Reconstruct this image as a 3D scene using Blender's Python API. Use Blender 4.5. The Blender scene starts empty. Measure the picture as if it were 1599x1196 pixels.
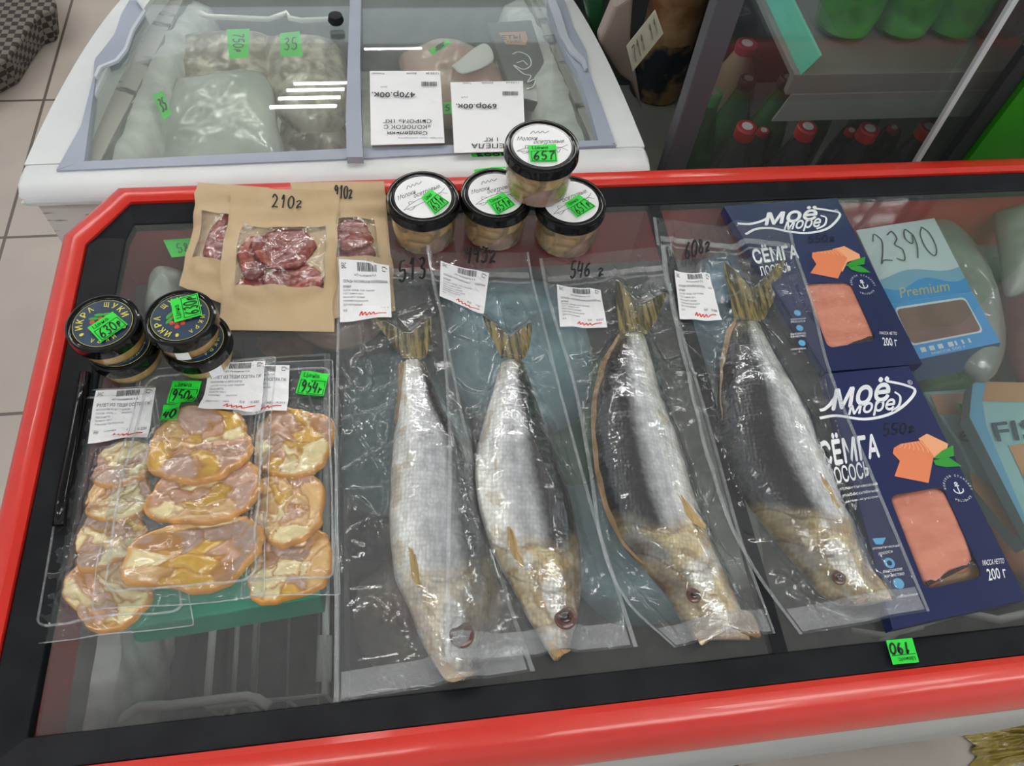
import bpy, bmesh, math, random
import numpy as np
from mathutils import Vector, Matrix, noise
random.seed(7)
sc = bpy.context.scene
COL = sc.collection

# ------------------------------------------------------------------ camera
PITCH, ROLL, YAW, FPX = map(float, (58.86, 7.716, 13.33, 1200))
CAM = np.array([0.0, 0.0, 1.48])
def _basis():
    p, r, y = map(math.radians, (PITCH, ROLL, YAW))
    f = np.array([math.sin(y)*math.cos(p), math.cos(y)*math.cos(p), -math.sin(p)])
    R0 = np.array([math.cos(y), -math.sin(y), 0.]); U0 = np.cross(R0, f)
    return math.cos(r)*R0+math.sin(r)*U0, -math.sin(r)*R0+math.cos(r)*U0, f
CR, CU, CF = _basis()
cd = bpy.data.cameras.new('camera'); cam = bpy.data.objects.new('camera', cd); COL.objects.link(cam)
cd.sensor_fit = 'HORIZONTAL'; cd.sensor_width = 36.0; cd.lens = 36.0*FPX/1599; cd.clip_start = 0.02; cd.clip_end = 60
m = Matrix([list(CR)+[0], list(CU)+[0], list(-CF)+[0], [0, 0, 0, 1]]); m = Matrix([[m[0][i], m[1][i], m[2][i], 0] for i in range(3)]+[[0, 0, 0, 1]])
cam.matrix_world = Matrix.Translation(Vector(CAM)) @ m
sc.camera = cam
# ------------------------------------------------------------------ world, exposure
w = bpy.data.worlds.new('world'); sc.world = w; w.use_nodes = True
w.node_tree.nodes['Background'].inputs[0].default_value = (0.86, 0.94, 1.0, 1)
w.node_tree.nodes['Background'].inputs[1].default_value = 0.44
vs = sc.view_settings; vs.view_transform = 'Standard'; vs.look = 'None'; vs.gamma = 1; vs.use_curve_mapping = False
vs.exposure = 0.46
LAMP_POWER = 19.0
try:
    sc.cycles.transparent_max_bounces = 40; sc.cycles.max_bounces = 12
except Exception: pass

# ------------------------------------------------------------------ placing helpers
def P(px, py, z):
    d = CF*FPX + CR*(px-799.5) + CU*(598-py)
    return CAM + d*((z-CAM[2])/d[2])
def Py(px, py, y):
    d = CF*FPX + CR*(px-799.5) + CU*(598-py)
    return CAM + d*(y/d[1])
def crop(x0, y0, s):
    return lambda *pts: [(x0+x/s, y0+y/s) for x, y in pts]

# ------------------------------------------------------------------ materials
MATS = {}
def newmat(name):
    m = bpy.data.materials.new(name); m.use_nodes = True; nt = m.node_tree
    for n in list(nt.nodes): nt.nodes.remove(n)
    out = nt.nodes.new('ShaderNodeOutputMaterial'); MATS[name] = m
    return m, nt, out
def N(nt, t, **k):
    n = nt.nodes.new(t)
    for a, b in k.items():
        if a.startswith('i_'):
            key = a[2:]; key = int(key) if key.isdigit() else key.replace('_', ' ')
            n.inputs[key].default_value = b
        else: setattr(n, a, b)
    return n
def c4(c): return (c[0], c[1], c[2], 1)
def hexc(h):
    v = [int(h[i:i+2], 16)/255 for i in (0, 2, 4)]
    return tuple(x/12.92 if x <= .04045 else ((x+.055)/1.055)**2.4 for x in v)
def mat(name, col, rough=.5, metal=0, col2=None, nscale=20, bump=0, bscale=None, coat=0, vcol=False, emis=0, spec=.5, ndet=4, contrast=(.35, .65), stretch=None):
    """plain procedural surface: base colour (optionally mottled by noise or from vertex colour) with optional bump"""
    m, nt, out = newmat(name)
    b = N(nt, 'ShaderNodeBsdfPrincipled'); b.inputs['Roughness'].default_value = rough; b.inputs['Metallic'].default_value = metal
    b.inputs['Specular IOR Level'].default_value = spec
    b.inputs['Coat Weight'].default_value = coat; b.inputs['Coat Roughness'].default_value = .06
    b.inputs['Base Color'].default_value = c4(col)
    tc = N(nt, 'ShaderNodeTexCoord'); src = tc.outputs['Object']
    if stretch:
        mp = N(nt, 'ShaderNodeMapping'); mp.inputs['Scale'].default_value = stretch; nt.links.new(src, mp.inputs[0]); src = mp.outputs[0]
    if col2 is not None or vcol:
        n = N(nt, 'ShaderNodeTexNoise', i_Scale=nscale, i_Detail=ndet); nt.links.new(src, n.inputs['Vector'])
        r = N(nt, 'ShaderNodeMapRange'); r.inputs[1].default_value, r.inputs[2].default_value = contrast
        nt.links.new(n.outputs[0], r.inputs[0])
        mx = N(nt, 'ShaderNodeMix', data_type='RGBA'); nt.links.new(r.outputs[0], mx.inputs[0])
        if vcol:
            a = N(nt, 'ShaderNodeVertexColor', layer_name='Col'); mx.blend_type = 'MULTIPLY'
            mx.inputs[0].default_value = 1
            nt.links.new(a.outputs[0], mx.inputs[6]); mx.inputs[7].default_value = c4(col2 or (1, 1, 1))
        else:
            mx.inputs[6].default_value = c4(col); mx.inputs[7].default_value = c4(col2)
        nt.links.new(mx.outputs[2], b.inputs['Base Color'])
    if bump:
        n2 = N(nt, 'ShaderNodeTexNoise', i_Scale=bscale or nscale*3, i_Detail=3); nt.links.new(src, n2.inputs['Vector'])
        bp = N(nt, 'ShaderNodeBump', i_Strength=bump, i_Distance=.002); nt.links.new(n2.outputs[0], bp.inputs['Height'])
        nt.links.new(bp.outputs[0], b.inputs['Normal'])
        if coat: nt.links.new(bp.outputs[0], b.inputs['Coat Normal'])
    if emis:
        b.inputs['Emission Color'].default_value = c4(col); b.inputs['Emission Strength'].default_value = emis
    nt.links.new(b.outputs[0], out.inputs[0])
    return m
def film(name, tint=(.97, .98, .98), gloss=1.0, haze=.03, rough=.07, bump=.35, bscale=120, hazecol=(.85, .88, .9), minf=.05):
    m, nt, out = newmat(name)
    tr = N(nt, 'ShaderNodeBsdfTransparent'); tr.inputs[0].default_value = c4(tint)
    gl = N(nt, 'ShaderNodeBsdfGlossy'); gl.inputs['Roughness'].default_value = rough; gl.inputs[0].default_value = (.97, .98, 1, 1)
    df = N(nt, 'ShaderNodeBsdfDiffuse'); df.inputs[0].default_value = c4(hazecol)
    fr = N(nt, 'ShaderNodeFresnel', i_IOR=1.45)
    ge = N(nt, 'ShaderNodeNewGeometry'); ir = N(nt, 'ShaderNodeMapRange'); ir.inputs[3].default_value = 1.45; ir.inputs[4].default_value = 1/1.45
    nt.links.new(ge.outputs['Backfacing'], ir.inputs[0]); nt.links.new(ir.outputs[0], fr.inputs['IOR'])   # a pane reflects alike from both of its faces
    if bump:
        tc = N(nt, 'ShaderNodeTexCoord')
        n = N(nt, 'ShaderNodeTexNoise', i_Scale=bscale, i_Detail=3, i_Distortion=.6); nt.links.new(tc.outputs['Object'], n.inputs['Vector'])
        bp = N(nt, 'ShaderNodeBump', i_Strength=bump, i_Distance=.002); nt.links.new(n.outputs[0], bp.inputs['Height'])
        nt.links.new(bp.outputs[0], gl.inputs['Normal']); nt.links.new(bp.outputs[0], fr.inputs['Normal'])
    mr = N(nt, 'ShaderNodeMath', operation='MULTIPLY_ADD'); mr.inputs[1].default_value = gloss; mr.inputs[2].default_value = minf-.04*gloss; mr.use_clamp = True
    nt.links.new(fr.outputs[0], mr.inputs[0])
    m1 = N(nt, 'ShaderNodeMixShader'); m1.inputs[0].default_value = haze; nt.links.new(tr.outputs[0], m1.inputs[1]); nt.links.new(df.outputs[0], m1.inputs[2])
    m2 = N(nt, 'ShaderNodeMixShader'); nt.links.new(mr.outputs[0], m2.inputs[0]); nt.links.new(m1.outputs[0], m2.inputs[1]); nt.links.new(gl.outputs[0], m2.inputs[2])
    nt.links.new(m2.outputs[0], out.inputs[0])
    return m

RED = mat('red_plastic', hexc('cf2a1e'), rough=.32, col2=hexc('d8372a'), nscale=6, coat=.3)
BLACK = mat('black_frame', hexc('14161a'), rough=.5, col2=hexc('1e2024'), nscale=30, spec=.18)
BLACKG = mat('black_gloss_lid', hexc('0c0c0e'), rough=.12, coat=.25, spec=.3)
WHITEP = mat('white_plastic', hexc('dcdfdf'), rough=.4, col2=hexc('cfd3d4'), nscale=5)
WHITEBODY = mat('white_scuffed_body', hexc('cfcac4'), rough=.5, col2=hexc('4a4541'), nscale=9, ndet=8, contrast=(.56, .62), stretch=(1.2, 1, 9))
WHITEBODY2 = mat('white_body_panel', hexc('c9c9c5'), rough=.45, col2=hexc('b3b3af'), nscale=3)
GREYF = mat('grey_lid_frame', hexc('a3abba'), rough=.4, col2=hexc('959dad'), nscale=4)
REDIN = mat('red_inner_wall', hexc('c43029'), rough=.45, col2=hexc('ae2823'), nscale=5)
LINER = mat('grey_liner', hexc('8d9290'), rough=.7, col2=hexc('616a69'), nscale=12)
FROST = mat('white_frost', hexc('e2e4e2'), rough=.9, col2=hexc('c4c6c3'), nscale=30, bump=1, bscale=60)
WIRE = mat('white_wire', hexc('e6e8e4'), rough=.5)
PAPER = mat('label_paper', hexc('f0f0f2'), rough=.55)
INK = mat('black_ink', hexc('16161a'), rough=.6)
GREYINK = mat('grey_ink', hexc('55565c'), rough=.6)
REDINK = mat('red_ink', hexc('d8442e'), rough=.6)
TAG = mat('green_price_paper', hexc('22dc3a'), rough=.5)
TAGINK = mat('dark_green_ink', hexc('0b5a1c'), rough=.6)
KRAFT = mat('kraft_paper', hexc('c9b18e'), rough=.6, col2=hexc('bda27c'), nscale=14, bump=.6, bscale=26)
NAVY = mat('navy_card', hexc('1a2658'), rough=.35, col2=hexc('17224f'), nscale=4, coat=.2)
WHITEINK = mat('white_print', hexc('eef0f4'), rough=.5)
PALEBLUE = mat('light_blue_print', hexc('5fb0dd'), rough=.5)
ORANGE = mat('orange_print', hexc('e9855a'), rough=.5)
ORANGE2 = mat('orange_light_print', hexc('f3ab7e'), rough=.5)
LEAF = mat('leaf_green_print', hexc('2f9a2f'), rough=.5)
FILM = film('vacuum_film', gloss=2.4, haze=.035, bump=.8, bscale=45, rough=.06, minf=.075)
SEAL = film('ribbed_seal_film', gloss=1.4, haze=.16, bump=1.0, bscale=500, rough=.15, minf=.07)
TRAYF = film('tray_film', gloss=2.4, haze=.02, bump=.35, bscale=45, rough=.04, minf=.05)
WINF = film('pouch_window_film', gloss=2.0, haze=.012, bump=.8, bscale=80, rough=.06, minf=.06)
GLASS = film('freezer_glass', tint=(.93, .95, .95), gloss=1.0, haze=.035, rough=.012, bump=0, minf=.045, hazecol=(.8, .8, .8))
GLASS2 = film('frosted_lid_glass', tint=(.95, .97, .95), gloss=1.0, haze=.06, rough=.012, bump=0, minf=.045, hazecol=(.82, .86, .82))
JARGLASS = film('jar_glass', tint=(.9, .93, .88), gloss=1.1, haze=.0, rough=.02, bump=0, minf=.05)
COOLGLASS = film('cooler_glass', tint=(.86, .88, .87), gloss=.35, haze=.02, rough=.03, bump=0, minf=.05, hazecol=(.7, .72, .7))
def fish_mat():
    m, nt, out = newmat('herring_skin'); b = N(nt, 'ShaderNodeBsdfPrincipled', i_Roughness=.30, i_Metallic=.15); b.inputs['Coat Weight'].default_value = .5; b.inputs['Coat Roughness'].default_value = .12
    tc = N(nt, 'ShaderNodeTexCoord'); mp = N(nt, 'ShaderNodeMapping'); mp.inputs['Scale'].default_value = (330, 250, 60); mp.inputs['Rotation'].default_value = (0, 0, .15)
    vo = N(nt, 'ShaderNodeTexVoronoi', feature='F1', i_Scale=1); vo.inputs['Randomness'].default_value = .45
    L = nt.links.new; L(tc.outputs['Object'], mp.inputs[0]); L(mp.outputs[0], vo.inputs['Vector'])
    r = N(nt, 'ShaderNodeMapRange'); r.inputs[1].default_value = .15; r.inputs[2].default_value = .75; r.inputs[3].default_value = 1.05; r.inputs[4].default_value = .78; L(vo.outputs['Distance'], r.inputs[0])
    n = N(nt, 'ShaderNodeTexNoise', i_Scale=70, i_Detail=5); L(tc.outputs['Object'], n.inputs[0]); r2 = N(nt, 'ShaderNodeMapRange'); r2.inputs[1].default_value = .3; r2.inputs[2].default_value = .7; r2.inputs[3].default_value = .78; r2.inputs[4].default_value = 1.2; L(n.outputs[0], r2.inputs[0])
    mu = N(nt, 'ShaderNodeMath', operation='MULTIPLY'); L(r.outputs[0], mu.inputs[0]); L(r2.outputs[0], mu.inputs[1])
    a = N(nt, 'ShaderNodeVertexColor', layer_name='Col'); vm = N(nt, 'ShaderNodeVectorMath', operation='SCALE'); L(a.outputs[0], vm.inputs[0]); L(mu.outputs[0], vm.inputs['Scale']); L(vm.outputs[0], b.inputs['Base Color'])
    bp = N(nt, 'ShaderNodeBump', i_Strength=.55, i_Distance=.0012); bp.invert = True; L(vo.outputs['Distance'], bp.inputs['Height']); b2 = N(nt, 'ShaderNodeBump', i_Strength=.5, i_Distance=.002); L(n.outputs[0], b2.inputs['Height']); L(bp.outputs[0], b2.inputs['Normal']); L(b2.outputs[0], b.inputs['Normal']); L(b2.outputs[0], b.inputs['Coat Normal'])
    L(b.outputs[0], out.inputs[0]); return m
FISH = fish_mat()
FIN = mat('fin_rays', hexc('8a7b4e'), rough=.4, col2=hexc('3d3a28'), nscale=260, stretch=(1, .07, 1), coat=.5, contrast=(.42, .58), bump=.6)
FINY = mat('pectoral_fin_rays', hexc('c7a665'), rough=.4, col2=hexc('a88a50'), nscale=90, stretch=(1, .1, 1), coat=.5)
EYE = mat('eye_dark_red', hexc('5a3a34'), rough=.3, coat=.5)
PUPIL = mat('eye_pupil', hexc('2e1c1c'), rough=.2, coat=.6)
STURG = mat('sturgeon_roll_flesh', (1, 1, 1), rough=.22, vcol=True, bump=.9, bscale=60, coat=1)
JERKY = mat('dried_meat', (1, 1, 1), rough=.3, vcol=True, bump=1.2, bscale=140, coat=.8)
SALMON = mat('salmon_flesh', hexc('e0927b'), rough=.35, col2=hexc('d07f68'), nscale=25, coat=.3, stretch=(1, 3, 1))
SKIN = mat('salmon_skin', hexc('3a3230'), rough=.3)
CAVIAR = mat('caviar_orange', hexc('cfa468'), rough=.3, col2=hexc('bd9050'), nscale=200, coat=1)
MILT = mat('milt_chunks', (1, 1, 1), rough=.35, vcol=True, bump=.4, bscale=80, coat=.8)

# ------------------------------------------------------------------ mesh building
class MB:
    def __init__(s): s.v = []; s.f = []; s.c = []; s.uv = None
    def add(s, vs, fs, col=None):
        o = len(s.v); s.v += [tuple(float(a) for a in p) for p in vs]
        s.f += [tuple(i+o for i in f) for f in fs]
        s.c += list(col) if (col is not None and len(np.shape(col)) == 2) else [col or (1, 1, 1)]*len(vs)
        return s
    def box(s, a, b, col=None):
        (x0, y0, z0), (x1, y1, z1) = a, b
        return s.add([(x0,y0,z0),(x1,y0,z0),(x1,y1,z0),(x0,y1,z0),(x0,y0,z1),(x1,y0,z1),(x1,y1,z1),(x0,y1,z1)],
                     [(0,3,2,1),(4,5,6,7),(0,1,5,4),(1,2,6,5),(2,3,7,6),(3,0,4,7)], col)
    def hexa(s, bot, top):
        """solid between two loops of points of equal length"""
        n = len(bot)
        return s.add(list(bot)+list(top), [tuple(range(n))[::-1], tuple(range(n, 2*n))]+[(i, (i+1) % n, n+(i+1) % n, n+i) for i in range(n)])
    def slab(s, pts, th):
        """closed sheet: pts (3D, looking from above) thickened downwards"""
        return s.hexa([(p[0], p[1], p[2]-th) for p in pts], pts)
    def lathe(s, prof, seg=48, c=(0, 0, 0), col=None):
        vs, fs = [], []
        for r, z in prof:
            for k in range(seg):
                a = 2*math.pi*k/seg; vs.append((c[0]+r*math.cos(a), c[1]+r*math.sin(a), c[2]+z))
        for i in range(len(prof)-1):
            for k in range(seg):
                k2 = (k+1) % seg; fs.append((i*seg+k, i*seg+k2, (i+1)*seg+k2, (i+1)*seg+k))
        fs.append(tuple(range(seg))[::-1]); fs.append(tuple((len(prof)-1)*seg+k for k in range(seg)))
        return s.add(vs, fs, col)
    def tube(s, path, r, seg=8, col=None):
        path = [Vector(p) for p in path]; vs, fs = [], []; n = len(path); up = Vector((0, 0, 1))
        for i, p in enumerate(path):
            t = (path[min(i+1, n-1)]-path[max(i-1, 0)]).normalized()
            a = t.cross(up); a = a.normalized() if a.length > 1e-4 else Vector((1, 0, 0)); b = t.cross(a)
            for k in range(seg):
                q = 2*math.pi*k/seg; vs.append(p+a*(math.cos(q)*r)+b*(math.sin(q)*r))
        for i in range(n-1):
            for k in range(seg):
                k2 = (k+1) % seg; fs.append((i*seg+k, i*seg+k2, (i+1)*seg+k2, (i+1)*seg+k))
        fs.append(tuple(range(seg))[::-1]); fs.append(tuple((n-1)*seg+k for k in range(seg)))
        return s.add(vs, fs, col)
    def sphere(s, c, r, sc_=(1, 1, 1), seg=20, rings=12, col=None):
        vs, fs = [], []
        for i in range(rings+1):
            th = math.pi*i/rings
            for k in range(seg):
                a = 2*math.pi*k/seg
                vs.append((c[0]+r*sc_[0]*math.sin(th)*math.cos(a), c[1]+r*sc_[1]*math.sin(th)*math.sin(a), c[2]+r*sc_[2]*math.cos(th)))
        for i in range(rings):
            for k in range(seg):
                k2 = (k+1) % seg; fs.append((i*seg+k, (i+1)*seg+k, (i+1)*seg+k2, i*seg+k2))
        return s.add(vs, fs, col)
    def build(s, name, m, parent=None, smooth=False, bevel=0, label=None, **tags):
        off = Vector((0, 0, 0)); q = parent
        while q is not None: off += q.location; q = q.parent
        me = bpy.data.meshes.new(name)
        me.from_pydata([(p[0]-off.x, p[1]-off.y, p[2]-off.z) for p in s.v], [], s.f)
        if any(c != (1, 1, 1) for c in s.c[:2000:7]) or any(c != (1, 1, 1) for c in s.c[-50:]):
            ca = me.color_attributes.new('Col', 'FLOAT_COLOR', 'POINT')
            ca.data.foreach_set('color', np.array([(c[0], c[1], c[2], 1) for c in s.c], dtype=np.float32).ravel())
        bm = bmesh.new(); bm.from_mesh(me)
        bmesh.ops.remove_doubles(bm, verts=bm.verts, dist=1e-7)
        bmesh.ops.recalc_face_normals(bm, faces=bm.faces)
        if bevel:
            es = [e for e in bm.edges if len(e.link_faces) == 2 and e.calc_face_angle(0) > .6]
            bmesh.ops.bevel(bm, geom=es, offset=bevel, segments=3, affect='EDGES', profile=.5)
        bm.to_mesh(me); bm.free()
        me.materials.append(m)
        if smooth:
            me.polygons.foreach_set('use_smooth', [True]*len(me.polygons))
            if smooth == 'auto': me.set_sharp_from_angle(angle=.7)
        o = bpy.data.objects.new(name, me); COL.objects.link(o); o.parent = parent
        if label: o['label'] = label
        for k, v in tags.items(): o[k] = v
        return o
def thing(name, loc, label, cat, group=None):
    o = bpy.data.objects.new(name, None); COL.objects.link(o); o.location = loc; o['label'] = label; o['category'] = cat
    o.empty_display_size = .02
    if group: o['group'] = group
    return o
def tag(o, label, cat, group=None):
    o['label'] = label; o['category'] = cat
    if group: o['group'] = group
    return o
def copy_tree(o, parent=None):
    c = o.copy(); COL.objects.link(c); c.parent = parent
    for ch in [x for x in bpy.data.objects if x.parent == o]: copy_tree(ch, c)
    return c
def place(o, loc, rz=0, **k):
    o.location = loc; o.rotation_euler = (0, 0, rz)
    for a, b in k.items(): o[a] = b
    return o

# ------------------------------------------------------------------ height field of what already lies on the red freezer
GX0, GY0, GS = -.36, .03, .0015
GNX, GNY = 640, 410
GZ = .860
HG = np.full((GNY, GNX), GZ)
_ys = GY0+GS*np.arange(GNY); HG[_ys > .583, :] = .8685; HG[_ys > .604, :] = .874; HG[_ys < .098, :] = .8685   # black frame and red rim
def blur(a, n):
    for _ in range(n):
        p = np.pad(a, 1, mode='edge')
        a = (p[1:-1, 1:-1]*2+p[:-2, 1:-1]+p[2:, 1:-1]+p[1:-1, :-2]+p[1:-1, 2:])/6
    return a
def sampler(A):
    def g(x, y):
        fx = np.clip((np.asarray(x)-GX0)/GS, 0, GNX-1.001); fy = np.clip((np.asarray(y)-GY0)/GS, 0, GNY-1.001)
        i = fx.astype(int); j = fy.astype(int); u = fx-i; v = fy-j
        return A[j, i]*(1-u)*(1-v)+A[j, i+1]*u*(1-v)+A[j+1, i]*(1-u)*v+A[j+1, i+1]*u*v
    return g
def drape(n=6, dil=0):
    A = HG.copy()
    for _ in range(dil): A = np.maximum(A, blur(A, 1))
    return sampler(blur(A, n))
def raise_grid(verts):
    """note the tops of new verts in the height field"""
    a = np.array(verts); i = np.round((a[:, 0]-GX0)/GS).astype(int); j = np.round((a[:, 1]-GY0)/GS).astype(int)
    ok = (i > 1) & (i < GNX-2) & (j > 1) & (j < GNY-2)
    for di in (-1, 0, 1):
        for dj in (-1, 0, 1): np.maximum.at(HG, (j[ok]+dj, i[ok]+di), a[ok, 2])

# ------------------------------------------------------------------ quads for flat print
class Quad:
    def __init__(s, pts, surf=None):
        s.p = [np.array(q, float) for q in pts]; s.surf = surf
        n = np.cross(s.p[1]-s.p[0], s.p[3]-s.p[0]); n /= np.linalg.norm(n); s.n = n if n[2] > 0 else -n
    def map(s, u, v, h=0):       # u to the right, v DOWN from the top edge
        a, b, c, d = s.p
        q = a*(1-u)*(1-v)+b*u*(1-v)+c*u*v+d*(1-u)*v
        if s.surf is not None: return np.array([q[0], q[1], float(s.surf(q[0], q[1]))+h])
        return q+s.n*h
    def size(s): return np.linalg.norm(s.p[1]-s.p[0]), np.linalg.norm(s.p[3]-s.p[0])
    def sub(s, u0, v0, u1, v1):
        return Quad([s.map(u0, v0), s.map(u1, v0), s.map(u1, v1), s.map(u0, v1)], s.surf)
def QZ(px, z, surf=None): return Quad([P(a, b, z) for a, b in px], surf)
def panel(mb, q, h=.0003, th=.0003, nu=1, nv=1):
    vs, fs = [], []
    for t in (h, h-th):
        for j in range(nv+1):
            for i in range(nu+1): vs.append(q.map(i/nu, j/nv, t))
    M = (nu+1)*(nv+1)
    for j in range(nv):
        for i in range(nu):
            a = j*(nu+1)+i; fs.append((a, a+1, a+nu+2, a+nu+1)); fs.append((M+a, M+a+nu+1, M+a+nu+2, M+a+1))
    for i in range(nu):
        fs.append((i, M+i, M+i+1, i+1)); a = nv*(nu+1)+i; fs.append((a, a+1, M+a+1, M+a))
    for j in range(nv):
        a = j*(nu+1); fs.append((a, a+nu+1, M+a+nu+1, M+a)); a += nu; fs.append((a, M+a, M+a+nu+1, a+nu+1))
    mb.add(vs, fs)
_tc = {}
def text_geo(t, bold=0.0):
    k = (t, bold)
    if k in _tc: return _tc[k]
    cu = bpy.data.curves.new('t', 'FONT'); cu.body = t; cu.size = 1; cu.offset = bold; cu.resolution_u = 2
    o = bpy.data.objects.new('t', cu); COL.objects.link(o)
    dg = bpy.context.evaluated_depsgraph_get(); dg.update(); ev = o.evaluated_get(dg); me = ev.to_mesh()
    v = np.array([x.co[:2] for x in me.vertices]) if len(me.vertices) else np.zeros((0, 2)); f = [tuple(p.vertices) for p in me.polygons]
    ev.to_mesh_clear(); bpy.data.objects.remove(o); bpy.data.curves.remove(cu)
    if len(v):
        v = v-v.min(0); e = v.max(0); v = v/np.maximum(e, 1e-6)
    _tc[k] = (v, f); return _tc[k]
def text(mb, q, t, h=.0006, bold=0.0, box=(0, 0, 1, 1), shear=0):
    u0, v0, u1, v1 = box
    if bold > .012 and len(t) > 1:
        d = (u1-u0)*min(.012, bold*.35*2.2/len(t)); dv = (v1-v0)*bold*.8
        for k, (a, b) in enumerate(((-d, 0), (d, 0), (0, -dv), (0, dv))): text(mb, q, t, h+k*.00001, 0, (u0+a, v0+b, u1+a, v1+b), shear)
        return
    v, f = text_geo(t, min(bold, .01))
    if not len(v): return
    mb.add([q.map(u0+(u1-u0)*(x+shear*(y-.5)), v1+(v0-v1)*y, h) for x, y in v], f)
def bar(mb, q, u0, v0, u1, v1, h=.0006):
    mb.add([q.map(u0, v0, h), q.map(u1, v0, h), q.map(u1, v1, h), q.map(u0, v1, h)], [(0, 1, 2, 3)])
def stroke(mb, pts, w, closed=False):
    """flat ribbon along 3D points, lying level"""
    P3 = [np.array(p, float) for p in pts]; n = len(P3); vs = []
    for i in range(n):
        t = P3[min(i+1, n-1)]-P3[max(i-1, 0)]; t[2] = 0; l = np.linalg.norm(t); t = t/l if l > 1e-9 else np.array([1., 0, 0])
        s_ = np.array([-t[1], t[0], 0])*w/2; vs += [P3[i]-s_, P3[i]+s_]
    mb.add(vs, [(2*i, 2*i+2, 2*i+3, 2*i+1) for i in range(n-1)])
def smooth_line(p, k=5):
    p = [np.array(a, float) for a in p]
    if len(p) < 3: return p
    q = [2*p[0]-p[1]]+p+[2*p[-1]-p[-2]]; out = []
    for i in range(1, len(q)-2):
        for j in range(k):
            t = j/k; a, b, c, d = q[i-1:i+3]
            out.append(.5*((2*b)+(-a+c)*t+(2*a-5*b+4*c-d)*t*t+(-a+3*b-3*c+d)*t**3))
    out.append(p[-1]); return out
HW = {'0': [[(.5,0),(.15,.25),(.1,.7),(.45,1),(.85,.75),(.85,.25),(.5,0)]], '1': [[(.3,.3),(.6,0),(.5,1)]],
 '2': [[(.15,.25),(.45,0),(.8,.25),(.5,.65),(.1,1),(.35,.9),(.95,.95)]], '3': [[(.15,.1),(.6,0),(.75,.25),(.4,.45),(.8,.65),(.6,1),(.1,.9)]],
 '4': [[(.2,0),(.1,.55),(.85,.5)],[(.75,.1),(.65,1)]], '5': [[(.85,0),(.3,.03),(.2,.45),(.7,.45),(.8,.8),(.4,1),(.1,.85)]],
 '6': [[(.8,0),(.35,.3),(.1,.75),(.4,1),(.8,.8),(.6,.5),(.15,.7)]], '7': [[(.1,.05),(.85,.05),(.5,.5),(.4,1)]],
 '8': [[(.75,.15),(.4,0),(.25,.25),(.75,.7),(.45,1),(.15,.8),(.5,.4),(.75,.15)]], '9': [[(.8,.2),(.4,0),(.15,.3),(.5,.5),(.8,.2),(.75,.6),(.4,1)]],
 'g': [[(.1,.5),(.5,.35),(.75,.5),(.4,.75),(.25,1),(.6,.88),(.95,.95)]], 'p': [[(.3,.4),(.2,1)],[(.2,.5),(.6,.35),(.7,.6),(.3,.7)]], '/': [[(.6,0),(.3,1)]], ' ': []}
def hand(mb, q, s_, w=.0016, h=.0008, slant=.12):
    n = len(s_)
    for i, ch in enumerate(s_):
        for st in HW[ch]:
            pts = smooth_line([((i+.08+.84*x)/n+slant*(.5-y)/n, y) for x, y in st])
            stroke(mb, [q.map(a, b, h) for a, b in pts], w)
def pxpoly(mb, pts, z, th=0):
    vs = [P(a, b, z) for a, b in pts]
    if th: mb.slab(vs, th)
    else: mb.add(vs, [tuple(range(len(vs)))])
def price_tag(parent, q, txt, head='Цена', name='price_tag', lab=None, w=.0016, h=.0006, n=4):
    mb = MB(); panel(mb, q, h, .0002, n, n); o = mb.build(name, TAG, parent, label=lab or 'bright green price sticker')
    mb = MB(); k = .03
    for b in ((.06, .36, .96, .36+k), (.06, .94, .96, .94+k), (.06, .36, .06+k*.8, .97), (.93, .36, .96, .97)):
        qq = q.sub(*b); panel(mb, qq, h+.0002, .0001, n, 1) if b[2]-b[0] > .1 else panel(mb, qq, h+.0002, .0001, 1, n)
    if head: text(mb, q, head, h+.0003, .01, (.12, .08, .7, .3))
    mb.build('printed_frame', TAGINK, o)
    mb = MB(); hand(mb, q.sub(.12, .42, .94, .9), txt, w, h+.0004); mb.build('handwriting', INK, o)
    return o
def ship_label(parent, q, title, lines, h=.0006, red=True, head='ИП Назариков А.А.', wt='0.232', name='product_label'):
    mb = MB(); panel(mb, q, h, .0002, 8, 8); o = mb.build(name, PAPER, parent, label='white printed product label')
    mb = MB(); hh = h+.0004; rr = random.Random(sum(map(ord, title))+len(lines)); u = .36
    while u < .74:
        d = rr.choice((.006, .011, .016)); bar(mb, q, u, .03, u+d, .15, hh); u += d+rr.choice((.006, .01))
    text(mb, q, 'EAC', hh, .02, (.05, .05, .14, .13))
    for b in ((.86, .04, .93, .055), (.86, .11, .93, .125), (.86, .04, .868, .125), (.925, .06, .96, .075)): bar(mb, q, *b, hh)
    text(mb, q, head, hh, .01, (.3, .19, .74, .235)); text(mb, q, title, hh, .02, (.07, .28, .95, .345))
    for i, l in enumerate(lines):
        text(mb, q, l, hh, 0, (.07, .385+i*.065, .07+min(.85, .022*len(l)), .43+i*.065))
    text(mb, q, '0.0', hh, 0, (.07, .8, .14, .84)); text(mb, q, '0.0', hh, .01, (.62, .78, .7, .83)); text(mb, q, wt, hh, .01, (.8, .78, .95, .83))
    mb.build('printed_text', GREYINK, o)
    if red:
        mb = MB(); st = smooth_line([(.38, .93), (.43, .86), (.44, .93), (.5, .88), (.52, .94), (.58, .89), (.6, .94), (.66, .89), (.68, .94), (.78, .9), (.9, .89)], 4)
        stroke(mb, [q.map(a, b, hh) for a, b in st], .0011); mb.build('red_script', REDINK, o)
    return o

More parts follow.
